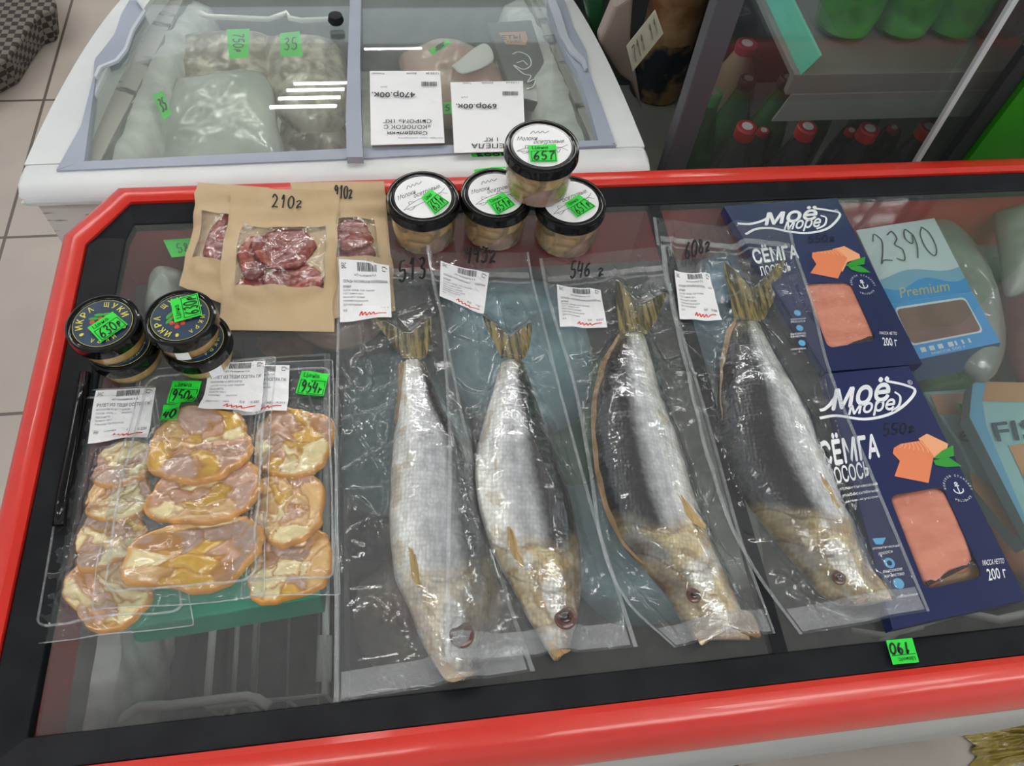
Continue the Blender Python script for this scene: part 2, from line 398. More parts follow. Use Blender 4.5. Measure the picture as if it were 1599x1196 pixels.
# ================================================================== SETTING
def tiles_mat():
    m, nt, out = newmat('floor_tiles'); b = N(nt, 'ShaderNodeBsdfPrincipled', i_Roughness=.35)
    tc = N(nt, 'ShaderNodeTexCoord'); mp = N(nt, 'ShaderNodeMapping'); mp.inputs['Location'].default_value = (.96+.49*8, -1.365+.49*8, 0)
    br = N(nt, 'ShaderNodeTexBrick', offset=0.0, squash=1.0); br.inputs['Scale'].default_value = 1
    br.inputs['Brick Width'].default_value = .49; br.inputs['Row Height'].default_value = .49; br.inputs['Mortar Size'].default_value = .004; br.inputs['Mortar Smooth'].default_value = .1
    br.inputs['Color1'].default_value = c4(hexc('b5aba1')); br.inputs['Color2'].default_value = c4(hexc('b0a69c')); br.inputs['Mortar'].default_value = c4(hexc('5f5750'))
    n = N(nt, 'ShaderNodeTexNoise', i_Scale=5, i_Detail=8); mx = N(nt, 'ShaderNodeMix', data_type='RGBA', blend_type='MULTIPLY'); mx.inputs[0].default_value = .35
    rp = N(nt, 'ShaderNodeMapRange'); rp.inputs[1].default_value = .3; rp.inputs[2].default_value = .7; rp.inputs[3].default_value = .6; rp.inputs[4].default_value = 1
    L = nt.links.new; L(tc.outputs['Object'], mp.inputs[0]); L(mp.outputs[0], br.inputs[0]); L(tc.outputs['Object'], n.inputs[0]); L(n.outputs[0], rp.inputs[0])
    L(br.outputs[0], mx.inputs[6]); L(rp.outputs[0], mx.inputs[7]); L(mx.outputs[2], b.inputs[0]); L(b.outputs[0], out.inputs[0])
    return m
mb = MB(); mb.box((-4, -2, -.05), (5, 20, 0)); mb.build('floor', tiles_mat(), kind='structure')
mb = MB(); mb.box((-4, -2, 2.9), (5, 20, 3.0)); mb.build('ceiling', mat('ceiling_tile', hexc('dcdcd8'), rough=.9, col2=hexc('cfcfcb'), nscale=2), kind='structure')
LAMPM, nt, out = newmat('lamp_glow'); e = N(nt, 'ShaderNodeEmission'); e.inputs[0].default_value = (1, .98, .95, 1); e.inputs[1].default_value = LAMP_POWER; nt.links.new(e.outputs[0], out.inputs[0])
lamp = thing('ceiling_lamp', (0, 0, 2.86), 'long white ceiling lamp with two bright tubes', 'lamp', 'ceiling lamps')
mb = MB(); mb.box((-.6, -.09, 2.86), (.6, .09, 2.9)); mb.build('housing', WHITEP, lamp, bevel=.005)
for s_ in (-.05, .05):
    mb = MB(); mb.tube([(-.58, s_, 2.845), (.58, s_, 2.845)], .016, 12); mb.build('tube', LAMPM, lamp, smooth='auto')
spots = [(x, y) for y in (-.9, 2.75) for x in (-1.5, .35, 2.2)] + [(3.3, .9), (.9, -.5)] + [(-.6, 3.1), (1.75, 3.1), (.4, 3.6), (-2.0, 3.4), (2.8, 3.5), (-2.4, .5), (-2.2, 1.9), (3.3, 2.1), (-.87, 6.92), (-.87, 7.52), (-.87, 8.2), (-.87, 8.85), (-.09, 16.8)]  # middle entries are extra unseen lamps, added for highlights on the bag film
for i, (x, y) in enumerate(spots):
    o = lamp if i == 0 else copy_tree(lamp); o.location = (x, y, 2.86)
    if 6 < y < 10: o.scale = (.5, .5, 1)

# ================================================================== RED FREEZER
XR = .98
fr = thing('display_freezer', (.3, .33, 0), 'red rimmed chest freezer with black framed sliding glass lids, nearest the camera', 'freezer')
def ring(outer, inner):
    """closed frame between two loops of (x,y,z)-lists: outer-bottom, outer-top, inner-top, inner-bottom"""
    mb = MB(); n = len(outer[0]); loops = [outer[0], outer[1], inner[1], inner[0]]
    vs = [p for l in loops for p in l]; fs = []
    for a in range(4):
        b = (a+1) % 4
        for i in range(n):
            j = (i+1) % n; fs.append((a*n+i, a*n+j, b*n+j, b*n+i))
    mb.add(vs, fs); return mb
def L2(pts, z): return [(x, y, z) for x, y in pts]
out0 = [(-.345, .052), (-.345, .045), (XR, .045), (XR, .045), (XR, .640), (XR, .640), (-.30, .640), (-.346, .545)]
def loop_rim(dx, chamf=.047):
    # rim outline shrunk by dx, chamfered far left corner
    x0, y0, y1, x1 = -.350+dx, .044+dx, .636-dx, XR-dx
    c = .0455-.3*dx
    return [(x0, y0), (x1, y0), (x1, y1), (x0+c, y1), (x0, y1-.066+.35*dx)]
prof = [(0.000, .800), (-.0035, .815), (-.0035, .835), (.001, .853), (.007, .866), (.014, .872), (.026, .8735), (.031, .870), (.031, .842)]
mb = MB(); loops = [L2(loop_rim(a), z) for a, z in prof]; n = 5; vs = [p for l in loops for p in l]; fs = []
for a in range(len(loops)):
    b = (a+1) % len(loops)
    for i in range(n): j = (i+1) % n; fs.append((a*n+i, a*n+j, b*n+j, b*n+i))
mb.add(vs, fs); mb.build('rim', RED, fr, smooth='auto', label='glossy red plastic rim')
# black frame inside the rim
gx0, gx1, gy0, gy1 = -.288, .95, .099, .582
fo = [(-.318, .0755), (XR-.032, .0755), (XR-.032, .604), (-.285, .604), (-.318, .560)]
fi = [(gx0-.004, gy0), (gx1, gy0), (gx1, gy1), (gx0+.008, gy1), (gx0+.003, gy1-.02)]
mb = ring((L2(fo, .850), L2(fo, .868)), (L2(fi, .850), L2(fi, .8615))); mb.build('frame', BLACK, fr, bevel=.0015, label='matt black frame around the glass')
# lids
for (a, b) in ((gx0+.001, .2655), (.2775, gx1-.001)):
    mb = MB(); mb.box((a, gy0+.0005, .8555), (b, gy1-.0005, .8600)); mb.build('glass_lid', GLASS, fr)
mb = MB(); mb.box((.2655, gy0, .850), (.2775, gy1, .8605)); mb.build('lid_joint', BLACK, fr)
# long handle
c5 = crop(0, 540, 2.545)
hp = [P(x, y, .8615) for x, y in c5((350, 70), (372, 78), (372, 130), (345, 300), (285, 560), (262, 720), (215, 758), (180, 745), (172, 715), (215, 500), (260, 250), (315, 100))]
mb = MB(); mb.slab([(p[0], p[1], .8635) for p in hp], .0033); h_ = mb.build('handle', BLACK, fr, bevel=.001, label='long black grip plate along the left lid edge')
mb = MB(); pth = [P(x, y, .865) for x, y in c5((340, 110), (318, 240), (285, 420), (250, 600), (235, 715))]; mb.tube(pth, .005, 10); mb.build('grip', BLACKG, h_, smooth=True)
# cabinet body
bo = [(-.335, .057), (XR-.012, .057), (XR-.012, .622), (-.335, .622)]; bi = [(-.322, .085), (XR-.035, .085), (XR-.035, .596), (-.322, .596)]
mb = ring((L2(bo, .05), L2(bo, .802)), (L2(bi, .05), L2(bi, .802))); mb.build('cabinet', WHITEBODY2, fr, label='white outer cabinet')
mb = MB(); mb.box((-.322, .085, .05), (XR-.035, .596, .06)); mb.build('base_plate', LINER, fr)
ui = [(x*.985+.002, .34+(y-.34)*.985) for x, y in bi]
mb = ring((L2([(x, y) for x, y in bi], .75), L2(bi, .849)), (L2(ui, .75), L2(ui, .849))); mb.build('inner_upper_wall', REDIN, fr, label='red upper inner wall')
li = [(-.298, .105), (XR-.07, .105), (XR-.07, .572), (-.298, .572)]
mb = ring((L2(bi, .30), L2(bi, .75)), (L2(li, .30), L2(li, .75))); mb.build('liner', LINER, fr)
mb = MB(); mb.box((-.29, .11, .30), (XR-.065, .565, .34)); mb.build('liner_floor', LINER, fr)
for x in (-.25, .575, .9):
    mb = MB(); mb.box((x-.02, .062, 0), (x+.02, .1, .05)); mb.build('foot', WHITEP, fr, bevel=.004)
# feet far side
for x in (-.25, .9):
    mb = MB(); mb.box((x-.02, .56, 0), (x+.02, .6, .05)); mb.build('foot', WHITEP, fr, bevel=.004)
# stuck price tag on the black frame
c3 = crop(1200, 560, 1.88)
q = QZ([(1435, 1034), (1394, 1038), (1383, 1000), (1424, 996)], .8690)
t_ = MB(); panel(t_, q, .0004, .0003); t_ = t_.build('price_tag', TAG, None); tag(t_, 'green price tag reading 190 stuck on the black front frame of the red freezer', 'price tag')
mb = MB(); hand(mb, q.sub(.18, .4, .98, .85), '190', .0016, .0008); mb.build('handwriting', INK, t_)
mb = MB(); bar(mb, q, .05, .34, .95, .37, .0007); text(mb, q, 'Цена/с', .0007, .01, (.1, .08, .75, .28)); mb.build('printed_frame', TAGINK, t_)

# ---------------- inside of the red freezer (seen through the glass)
mb = MB(); vs = []; fs = []   # frost bank along the left wall
ny, nz = 60, 24
for j in range(ny+1):
    for k in range(nz+1):
        y = .108+.46*j/ny; t = k/nz; z = .60+.155*t
        d = .004+.012*math.sin(math.pi*min(1, t*1.1))+.012*noise.noise((y*14, z*14, 3))+.005*noise.noise((y*50, z*50, 1))
        vs.append((-.300+max(.002, (d+.012)*(1 if .04 < t < .96 else .05)), y, z+.004*noise.noise((y*30, 1, 1))))
for j in range(ny):
    for k in range(nz): a = j*(nz+1)+k; fs.append((a, a+1, a+nz+2, a+nz+1))
mb.add(vs, fs); mb.build('frost_bank', FROST, fr, smooth=True, kind='stuff', label='thick white frost on the left inner wall')
def px_tube(pts, z, r): return [P(x, y, z) for x, y in pts]
bk = thing('wire_basket', (-.05, .3, .56), 'white coated wire basket under the left glass lid of the red freezer', 'basket')
c4a = crop(0, 900, 2.855)
mb = MB(); mb.tube([Vector(P(x, y, .72)) for x, y in c4a((480, 670), (560, 620), (620, 580), (760, 575), (1100, 533), (1150, 545), (1200, 580))], .0045, 8); mb.build('handle', WIRE, bk, smooth=True)
for i, y in enumerate((1430, 1465)):
    a = P(*c4a((y, 265))[0], .66); b = P(*c4a((y-5, 470))[0], .66)
    mb = MB(); mb.tube([a, b], .004, 8); mb.build('upright_bar', WIRE, bk, smooth=True)
bx0, bx1, by0, by1 = -.225, -.112, .14, .54
for z, r in ((.66, .004), (.56, .003), (.47, .003)):
    mb = MB(); mb.tube([(bx0, by0, z), (bx1, by0, z), (bx1, by1, z), (bx0, by1, z), (bx0, by0, z)], r, 8); mb.build('rail', WIRE, bk, smooth=True)
for i in range(4):
    x = bx0+(bx1-bx0)*i/3; mb = MB(); mb.tube([(x, by0, .66), (x, by0, .45), (x, by1, .45), (x, by1, .66)], .002, 6); mb.build('cross_wire', WIRE, bk, smooth=True)
mb = MB(); a = Vector(P(1180, 985, .70)); 
mb.tube([Vector(P(x, y, .70)) for x, y in [(1360, 1020), (1400, 985), (1500, 955), (1560, 968), (1640, 950)]], .0045, 8)
mb.tube([Vector(P(x, y, .70)) for x, y in [(1330, 985), (1380, 992), (1440, 978)]], .0035, 8)
tag(mb.build('basket_handle', WIRE, None, smooth=True), 'white wire basket handle beneath the glass below the lower navy carton', 'basket')

PACKF = film('frozen_pack_film', gloss=1.2, haze=.12, bump=.8, bscale=50, rough=.12, minf=.06)
def lump(name, pts, z, hgt, m, label, cat, group=None, bottom=.12, seed=0, amp=.009, k=1):
    """pillow shaped frozen pack with an outline given in the photo; top near z"""
    if min(p[1] for p in pts) > 290:      # keep the pack clear of the inner walls
        while z < .835 and (max(P(x, y, z)[1] for x, y in pts) > .562 or min(P(x, y, z)[0] for x, y in pts) < -.29): z += .01
    pl = [P(x, y, z) for x, y in pts]; c = sum(pl)/len(pl); pp = smooth_line([p for p in pl+[pl[0]]], 9)[:-1]
    mb = MB(); vs = []; fs = []; R_ = 22; n = len(pp)
    for lev in (1, -1):
        for r in range(R_+1):
            t = r/R_
            for p in pp:
                q = c+(p-c)*t; hh = (1-t**3)**.6
                nz = amp*noise.noise((q[0]*22+seed, q[1]*22, seed))+amp*.5*noise.noise((q[0]*60, q[1]*60, seed))+amp*.5*max(0, 1-5*abs(noise.noise((q[0]*28, q[1]*19, seed+4))))
                zz = z-hgt*(1-hh)*.8+nz*(1-t) if lev == 1 else z-hgt-.3*hgt*hh*bottom
                vs.append((q[0], q[1], zz))
        o = (0 if lev == 1 else (R_+1)*n)
        for r in range(R_):
            for i in range(n): j = (i+1) % n; fs.append((o+r*n+i, o+(r+1)*n+i, o+(r+1)*n+j, o+r*n+j))
    o = (R_+1)*n
    for i in range(n): j = (i+1) % n; fs.append((R_*n+i, o+R_*n+i, o+R_*n+j, R_*n+j))
    mb.add(vs, fs); return tag(mb.build(name, m, None, smooth=True), label, cat, group)
# turquoise box
mb = MB(); top = [P(x, y, .735) for x, y in [(205, 880), (507, 835), (500, 932), (180, 985)]]; fr_ = P(178, 1012, .735)
TEAL = mat('teal_box', hexc('2fd0a8'), rough=.35, col2=hexc('26bd98'), nscale=6, coat=.3)
mb.hexa([(p[0], p[1]-.006, .700) for p in top], top); tag(mb.build('teal_box', TEAL, None, bevel=.002), 'turquoise green box lying below the sliced fish trays inside the red freezer', 'box')
GREYPK = mat('frosty_grey_pack', hexc('949b90'), rough=.5, col2=hexc('b4baae'), nscale=14, coat=.4, bump=.4)
BLUEPK = mat('pale_blue_pack', hexc('9cc4d0'), rough=.4, col2=hexc('6f9ca8'), nscale=10, coat=.5, bump=.4, bscale=30)
GREENPK = mat('green_pack', hexc('3f8a5c'), rough=.4, col2=hexc('6ea38c'), nscale=9, coat=.5)
PINKPK = mat('pink_fish_pack', hexc('9c6f66'), rough=.4, col2=hexc('b4aa9c'), nscale=18, coat=.5, bump=.4, bscale=30)
DARKPK = mat('dark_pack', hexc('3c4446'), rough=.5, col2=hexc('565d5c'), nscale=12)
SHRIMP = mat('shrimp_print', hexc('a8674c'), rough=.4, col2=hexc('5a3326'), nscale=30, coat=.4)
DKBLUE = mat('dark_teal_pack', hexc('1d4a58'), rough=.35, col2=hexc('173c49'), nscale=8, coat=.4)
lump('frosted_bag', [(215, 440), (222, 410), (245, 395), (290, 405), (300, 430), (290, 470), (250, 500), (212, 480)], .70, .05, GREYPK, 'grey frosted bag curled up behind the two caviar jar stacks, under the glass', 'bag')
q = QZ([(255, 375), (300, 372), (310, 398), (268, 402)], .848)
mb = MB(); panel(mb, q); t_ = tag(mb.build('price_tag', TAG, None), 'green price tag under the glass left of the kraft pouches', 'price tag'); mb = MB(); hand(mb, q.sub(.3, .3, .8, .8), '58', .0014); mb.build('handwriting', TAGINK, t_)
mb = MB(); qp = [(375, 505), (530, 500), (535, 572), (380, 575)]; mb.hexa([P(x, y, .66)-np.array([0, 0, .03]) for x, y in qp], [P(x, y, .66) for x, y in qp]); sp = tag(mb.build('shrimp_pack', DKBLUE, None, bevel=.003), 'dark blue pack with a bowl of shrimp pictured, below the front kraft pouch', 'package')
mb = MB(); cc = [(400, 540), (405, 520), (430, 512), (470, 513), (490, 520), (494, 545), (470, 560), (425, 562)]; vs = [P(x, y, .6612) for x, y in smooth_line([np.array(p) for p in cc+[cc[0]]], 4)[:-1]]; mb.add(vs, [tuple(range(len(vs)))]); mb.build('picture', SHRIMP, sp)
PKS = [('pale_pack', [(535, 545), (640, 530), (720, 580), (730, 760), (600, 790), (530, 740)], .66, BLUEPK, 'pale blue frozen pack under the first herring from the left'),
 ('pale_pack', [(690, 420), (860, 420), (930, 520), (900, 640), (760, 640), (700, 540)], .64, BLUEPK, 'pale blue frozen pack under the tail of the second herring'),
 ('green_pack', [(860, 560), (960, 540), (960, 690), (900, 740), (850, 680)], .68, GREENPK, 'green frozen pack between the second and third herring, under the glass'),
 ('fish_pack', [(555, 900), (640, 850), (760, 880), (800, 960), (740, 1040), (600, 1040), (550, 980)], .60, PINKPK, 'pinkish frozen fish pack beneath the head of the first herring'),
 ('dark_pack', [(540, 780), (660, 790), (720, 850), (600, 860), (540, 850)], .58, DARKPK, 'dark frozen pack below the first herring'),
 ('pale_pack', [(890, 700), (1000, 690), (1080, 780), (1100, 930), (960, 960), (880, 840)], .62, BLUEPK, 'pale blue frozen pack beneath the third herring belly'),
 ('blue_pack', [(1100, 385), (1160, 375), (1185, 520), (1130, 560), (1085, 470)], .70, mat('sky_blue_pack', hexc('5f97b8'), rough=.4, col2=hexc('7fb0c8'), nscale=8, coat=.4), 'sky blue pack left of the fourth herring tail, under the glass'),
 ('clear_pack', [(1035, 560), (1130, 580), (1180, 740), (1200, 900), (1080, 880), (1040, 700)], .64, GREYPK, 'grey frosted pack between the third and fourth herring, under the glass'),
 ('pink_pack', [(420, 390), (560, 380), (600, 470), (520, 520), (430, 470)], .60, PINKPK, 'pinkish pack hidden below the kraft pouches')]
for nm, pts, z, m_, lb in PKS: lump(nm, pts, z, .035, m_, lb, 'package', seed=len(lb), amp=.010)

# premium carton
PREM = mat('pale_blue_card', hexc('d6e4e6'), rough=.4, col2=hexc('cbdce2'), nscale=5, coat=.2); PREMB = mat('bright_blue_card', hexc('2597de'), rough=.4, coat=.2); PREMD = mat('deep_blue_card', hexc('1b4a6e'), rough=.4)
c2 = crop(1100, 300, 3.204)
pc = thing('carton_box', P(1460, 500, .70), 'white and blue carton marked 2390, under the glass beside the upper navy carton', 'carton')
A, B_, C_, D_ = [P(x, y, .838) for x, y in c2((760, 190), (1150, 130))]+[P(x, y, .852) for x, y in c2((1340, 500), (930, 560))]
E_, F_ = [P(x, y, .836) for x, y in c2((1480, 752), (1055, 840))]; G_, H_ = [P(x, y, .812) for x, y in c2((1450, 860), (1040, 950))]
dn = lambda p, z: np.array([p[0], p[1], z])
def sheet(pts, m_, nm, par, off=np.array([0, 0, -.0015]), **k):
    mb = MB(); mb.hexa([p+off for p in pts], pts); return mb.build(nm, m_, par, **k)
sheet([A, B_, C_, D_], PREM, 'lid_panel', pc, label='pale panel with the number 2390')
sheet([D_, C_, E_, F_], PREMB, 'front_panel', pc, label='bright blue front with window')
sheet([F_, E_, G_, H_], PREMD, 'side_panel', pc, label='dark blue side')
ql = Quad([A, B_, C_, D_])
mb = MB()
pts = [ql.map(u, .80+.05*math.sin(u*9), .0004) for u in np.linspace(0, 1, 16)]+[ql.map(u, 1, .0004) for u in (1, 0)]; mb.add(pts, [tuple(range(len(pts)))]); mb.build('wave_print', PREMB, pc)
mb = MB(); pts = [ql.map(u, .66+.04*math.sin(u*7+2), .0003) for u in np.linspace(0, 1, 16)]+[ql.map(u, .99, .0003) for u in (1, 0)]; mb.add(pts, [tuple(range(len(pts)))]); mb.build('wave_print', mat('mid_blue_print', hexc('7fb2cf'), rough=.4), pc)
mb = MB(); text(mb, ql, 'Premium', .0009, .015, (.16, .83, .76, .95), shear=.06); mb.build('printed_text', mat('gold_print', hexc('c9bd8e'), rough=.4), pc)
mb = MB(); hand(mb, ql.sub(.08, .10, .88, .50), '2390', .0017, .0009, .05); mb.build('handwriting', GREYINK, pc)
qf = Quad([D_, C_, E_, F_])
def rrect(q, box, r=.12, h=.0005, n=5, asp=1):
    u0, v0, u1, v1 = box; w_, h_ = q.size(); ru = r*(u1-u0); rv = ru*w_/h_*asp; o = []
    for (cu, cv, a0) in ((u1-ru, v0+rv, -90), (u1-ru, v1-rv, 0), (u0+ru, v1-rv, 90), (u0+ru, v0+rv, 180)):
        for i in range(n+1):
            a = math.radians(a0+90*i/n); o.append((cu+ru*math.cos(a), cv+rv*math.sin(a)))
    return [q.map(a, b, h) for a, b in o], o
mb = MB(); pts, _ = rrect(qf, (.02, .07, .88, .76), .06, .0005); mb.add(pts, [tuple(range(len(pts)))]); mb.build('window_edge', PREM, pc, label='pale edge around the window')
mb = MB(); pts, _ = rrect(qf, (.03, .11, .86, .73), .06, .0009); mb.add(pts, [tuple(range(len(pts)))]); mb.build('window', mat('brown_fish_fillet', hexc('8a5f52'), rough=.3, col2=hexc('6b453b'), nscale=22, coat=.8, bump=.5, bscale=40), pc, label='window showing brown fish pieces')
mb = MB()
for i, u in enumerate((.1, .2, .3, .42, .5, .58, .66)): bar(mb, qf, u, .82, u+(.06 if i < 4 else .025), .90, .0007)
text(mb, qf, 'масса 500 г', .0007, 0, (.2, .92, .6, .97)); mb.build('small_print', PREM, pc)

# bags on the right below the glass
AQUA = mat('aqua_bag', hexc('9ccfcc'), rough=.4, col2=hexc('8ec2c4'), nscale=4, coat=.3, bump=.2, bscale=20); AQUAE = mat('sky_edge', hexc('58a6c8'), rough=.4); TANB = mat('orange_tan_print', hexc('b98652'), rough=.45, col2=hexc('c79463'), nscale=5)
DKTXT = mat('slate_print', hexc('2c4a58'), rough=.5)
def flatpack(name, pts, z, m_, label, cat, th=.02):
    mb = MB(); mb.hexa([P(x, y, z)-np.array([0, 0, th]) for x, y in pts], [P(x, y, z) for x, y in pts]); return tag(mb.build(name, m_, None, bevel=.003), label, cat)
b1 = flatpack('fish_bag', c3((600, 72), (640, 66), (900, 70), (900, 640), (800, 560), (590, 170)), .775, AQUA, 'aqua frozen food bag with orange stripe and dark lettering FI at the right edge', 'bag')
mb = MB(); pxpoly(mb, c3((640, 68), (900, 72), (900, 128), (628, 124)), .7765); pxpoly(mb, c3((705, 255), (900, 230), (900, 400), (800, 450), (740, 330)), .7762); mb.build('orange_print', TANB, b1)
mb = MB(); pxpoly(mb, c3((600, 72), (640, 66), (628, 124), (640, 200), (790, 550), (780, 545), (590, 170)), .7762); mb.build('edge_stripe', AQUAE, b1)
mb = MB(); q = QZ(c3((655, 190), (860, 165), (870, 232), (672, 243)), .777); text(mb, q, 'FISH', .0003, .03); mb.build('printed_text', DKTXT, b1)
b2 = flatpack('fish_bag', c3((455, 95), (610, 85), (600, 180), (700, 430), (760, 560), (640, 420), (560, 250)), .735, AQUA, 'aqua bag with the letter e and orange patches, tucked behind the lower navy carton', 'bag')
mb = MB(); pxpoly(mb, c3((475, 105), (605, 100), (600, 160), (500, 165)), .7365); pxpoly(mb, c3((590, 330), (650, 370), (740, 530), (700, 500), (600, 380)), .7365); mb.build('orange_print', TANB, b2)
mb = MB(); q = QZ(c3((553, 215), (598, 205), (602, 240), (562, 250)), .737); text(mb, q, 'e', .0003, .03); mb.build('printed_text', DKTXT, b2)
q = QZ(c3((558, 132), (592, 130), (600, 205), (575, 208)), .742); mb = MB(); panel(mb, q); t_ = tag(mb.build('price_tag', TAG, None), 'green tag under the glass beside the aqua bags', 'price tag'); mb = MB(); text(mb, q, 'це', .0006, .01, (.1, .05, .8, .2)); mb.build('printed_text', TAGINK, t_)
lump('green_bag', [(1450, 575), (1540, 565), (1560, 600), (1520, 615), (1450, 605)], .68, .03, mat('green_print_bag', hexc('2f7a34'), rough=.4, col2=hexc('5d8f62'), nscale=14), 'green printed bag above the aqua bags', 'bag', seed=4)
lump('clear_bag', [(1430, 330), (1500, 325), (1560, 400), (1590, 520), (1560, 575), (1500, 520), (1470, 400)], .70, .03, mat('frosty_clear_bag', hexc('8c9288'), rough=.3, col2=hexc('70766d'), nscale=9, coat=1, bump=.5, bscale=25), 'greyish clear bag right of the white and blue carton', 'bag', seed=9)
lump('meat_bag', [(1580, 420), (1650, 400), (1680, 520), (1640, 600), (1585, 520)], .68, .03, mat('dark_red_pack', hexc('6e3b36'), rough=.3, col2=hexc('8a5a50'), nscale=9, coat=1), 'dark red frozen bag at the right edge of the freezer', 'bag', seed=12)
lump('vegetable_bag', [(1480, 690), (1540, 720), (1600, 800), (1640, 900), (1560, 850), (1500, 780)], .70, .03, mat('vegetable_print', hexc('8f8a5a'), rough=.4, col2=hexc('b56a3c'), nscale=16), 'bag with green and orange vegetable print beside the lower navy carton', 'bag', seed=5)
lump('clear_bag', [(1575, 310), (1640, 300), (1650, 400), (1600, 440), (1585, 380)], .72, .03, GREYPK, 'clear bag in the far right corner below the glass', 'bag', seed=15)

# ================================================================== WHITE FREEZER
def zs(y): d = max(0, y-.68); return .822-.12*d-.20*d*d
def PW(px, py, h=0):
    z = .8
    for i in range(25):
        q = P(px, py, z); z = .5*z+.5*(zs(q[1])+h)
    return q
YF = 1.42
wf = thing('chest_freezer', (-.065, 1.05, 0), 'white chest freezer with grey framed sloping glass lids, behind the red one', 'freezer')
def strip_y(x0f, x1f, y0, y1, n=24, h0=0, th=.03):
    mb = MB(); vs = []
    for t in (0, -th):
        for j in range(n+1):
            y = y0+(y1-y0)*j/n; vs += [(x0f(y), y, zs(y)+h0+t), (x1f(y), y, zs(y)+h0+t)]
    M = 2*(n+1); fs = []
    for j in range(n):
        a = 2*j; fs += [(a, a+1, a+3, a+2), (M+a, M+a+2, M+a+3, M+a+1), (a, a+2, M+a+2, M+a), (a+1, M+a+1, M+a+3, a+3)]
    fs += [(0, M, M+1, 1), (2*n, 2*n+1, M+2*n+1, M+2*n)]
    mb.add(vs, fs); return mb
K = lambda v: (lambda y: v)
XL, XRR = -.432, .300
# near rim: rounded bar
mb = MB(); prof = [(.674, .800), (.667, .804), (.666, .812), (.671, .820), (.682, .8235), (.700, .8215), (.722, .818), (.722, .80)]
for x in (XL, XRR):
    mb.v += [(x+(.006 if x < 0 else -.006)*(1 if y < .672 else 0), y, z) for y, z in prof]; mb.c += [(1, 1, 1)]*len(prof)
n = len(prof); mb.f += [(i, (i+1) % n, n+(i+1) % n, n+i) for i in range(n)]+[tuple(range(n))[::-1], tuple(range(n, 2*n))]
mb.build('front_rim', WHITEP, wf, smooth='auto', bevel=.006)
strip_y(K(XL), K(XL+.045), .722, YF).build('side_rim', WHITEP, wf, smooth='auto')
strip_y(K(XRR-.045), K(XRR), .722, YF).build('side_rim', WHITEP, wf, smooth='auto')
# body
mb = MB(); bw = [(XL+.010, .684), (XRR-.010, .684), (XRR-.010, YF), (XL+.010, YF)]; bwi = [(XL+.06, .73), (XRR-.05, .73), (XRR-.05, YF-.03), (XL+.06, YF-.03)]
tz = lambda pts, h: [(x, y, zs(y)+h) for x, y in pts]
ring((L2(bw, .03), tz(bw, -.022)), (L2(bwi, .03), tz(bwi, -.03))).build('cabinet', WHITEBODY, wf, label='white cabinet with scuffed peeling front')
bwj = [(XL+.064, .734), (XRR-.054, .734), (XRR-.054, YF-.034), (XL+.064, YF-.034)]; bwk = [(XL+.061, .731), (XRR-.051, .731), (XRR-.051, YF-.031), (XL+.061, YF-.031)]
ring((L2(bwk, .40), tz(bwk, -.031)), (L2(bwj, .40), tz(bwj, -.031))).build('liner', LINER, wf)
mb = MB(); mb.box((XL+.06, .73, .40), (XRR-.05, YF-.03, .43)); mb.build('liner_floor', FROST, wf)
for x in (XL+.08, XRR-.08):
    for y in (.76, YF-.08):
        mb = MB(); mb.box((x-.02, y-.02, 0), (x+.02, y+.02, .03)); mb.build('foot', BLACK, wf)
# grey lid frames (flat shape on the sloped surface)
def onlid(pts, h=.002): return [PW(x, y, h) for x, y in pts]
def px_sheet(pts, m_, nm, par, th=.012, h=.003, **k):
    v = onlid(pts, h); mb = MB(); mb.hexa([p-np.array([0, 0, th]) for p in v], v); return mb.build(nm, m_, par, **k)
cA = crop(0, 0, 2.848)
Lo = cA((250, 755), (360, 560), (415, 340), (420, 262), (445, 235), (510, 150), (540, 60), (575, 0))
Li = cA((375, 715), (395, 560), (425, 340), (445, 295), (520, 265), (560, 215), (590, 130), (645, 45), (612, 0))
def band(outer, inner, m_, nm, par, th=.014, h=.004, n=40):
    def res(pl):
        pl = [np.array(p, float) for p in pl]; d = [0]
        for a, b in zip(pl, pl[1:]): d.append(d[-1]+np.linalg.norm(b-a))
        return [np.array([np.interp(t*d[-1], d, [p[k] for p in pl]) for k in (0, 1)]) for t in np.linspace(0, 1, n)]
    a, b = res(outer), res(inner); A_, B2 = [PW(*p, h) for p in a], [PW(*p, h) for p in b]; dz = np.array([0, 0, th]); mb = MB()
    vs = A_+B2+[p-dz for p in A_]+[p-dz for p in B2]; fs = []
    for i in range(n-1): fs += [(i, i+1, n+i+1, n+i), (2*n+i, 3*n+i, 3*n+i+1, 2*n+i+1), (i, 2*n+i, 2*n+i+1, i+1), (n+i, n+i+1, 3*n+i+1, 3*n+i)]
    fs += [(0, n, 3*n, 2*n), (n-1, 3*n-1, 4*n-1, 2*n-1)]
    mb.add(vs, fs); return mb.build(nm, m_, par, smooth='auto')
band(Lo, Li, GREYF, 'lid_frame', wf)
band([(p[0]-3, p[1]-1) for p in Li[2:]], [(p[0]+1, p[1]+1) for p in Li[2:]], mat('pale_edge_line', hexc('c4c9d2'), rough=.35), 'lid_edge', wf, th=.004, h=.009)
cB = crop(520, 0, 2.961)
Ro = cB((1305, 662), (1255, 520), (1210, 400), (1182, 320), (1172, 235), (1110, 120), (1070, 0)); Ri = cB((1232, 668), (1180, 480), (1130, 330), (1080, 250), (1030, 130), (990, 0))
band(Ro, Ri, GREYF, 'lid_frame', wf)
RP = cB((1176, 312), (1165, 270), (1120, 225), (1085, 165), (1055, 60), (1030, 0)); RP2 = cB((1165, 320), (1150, 285), (1095, 240), (1050, 165), (1022, 80), (992, 0))
band(RP, RP2, mat('pale_edge_line2', hexc('b9bfca'), rough=.35), 'lid_edge', wf, th=.004, h=.009)
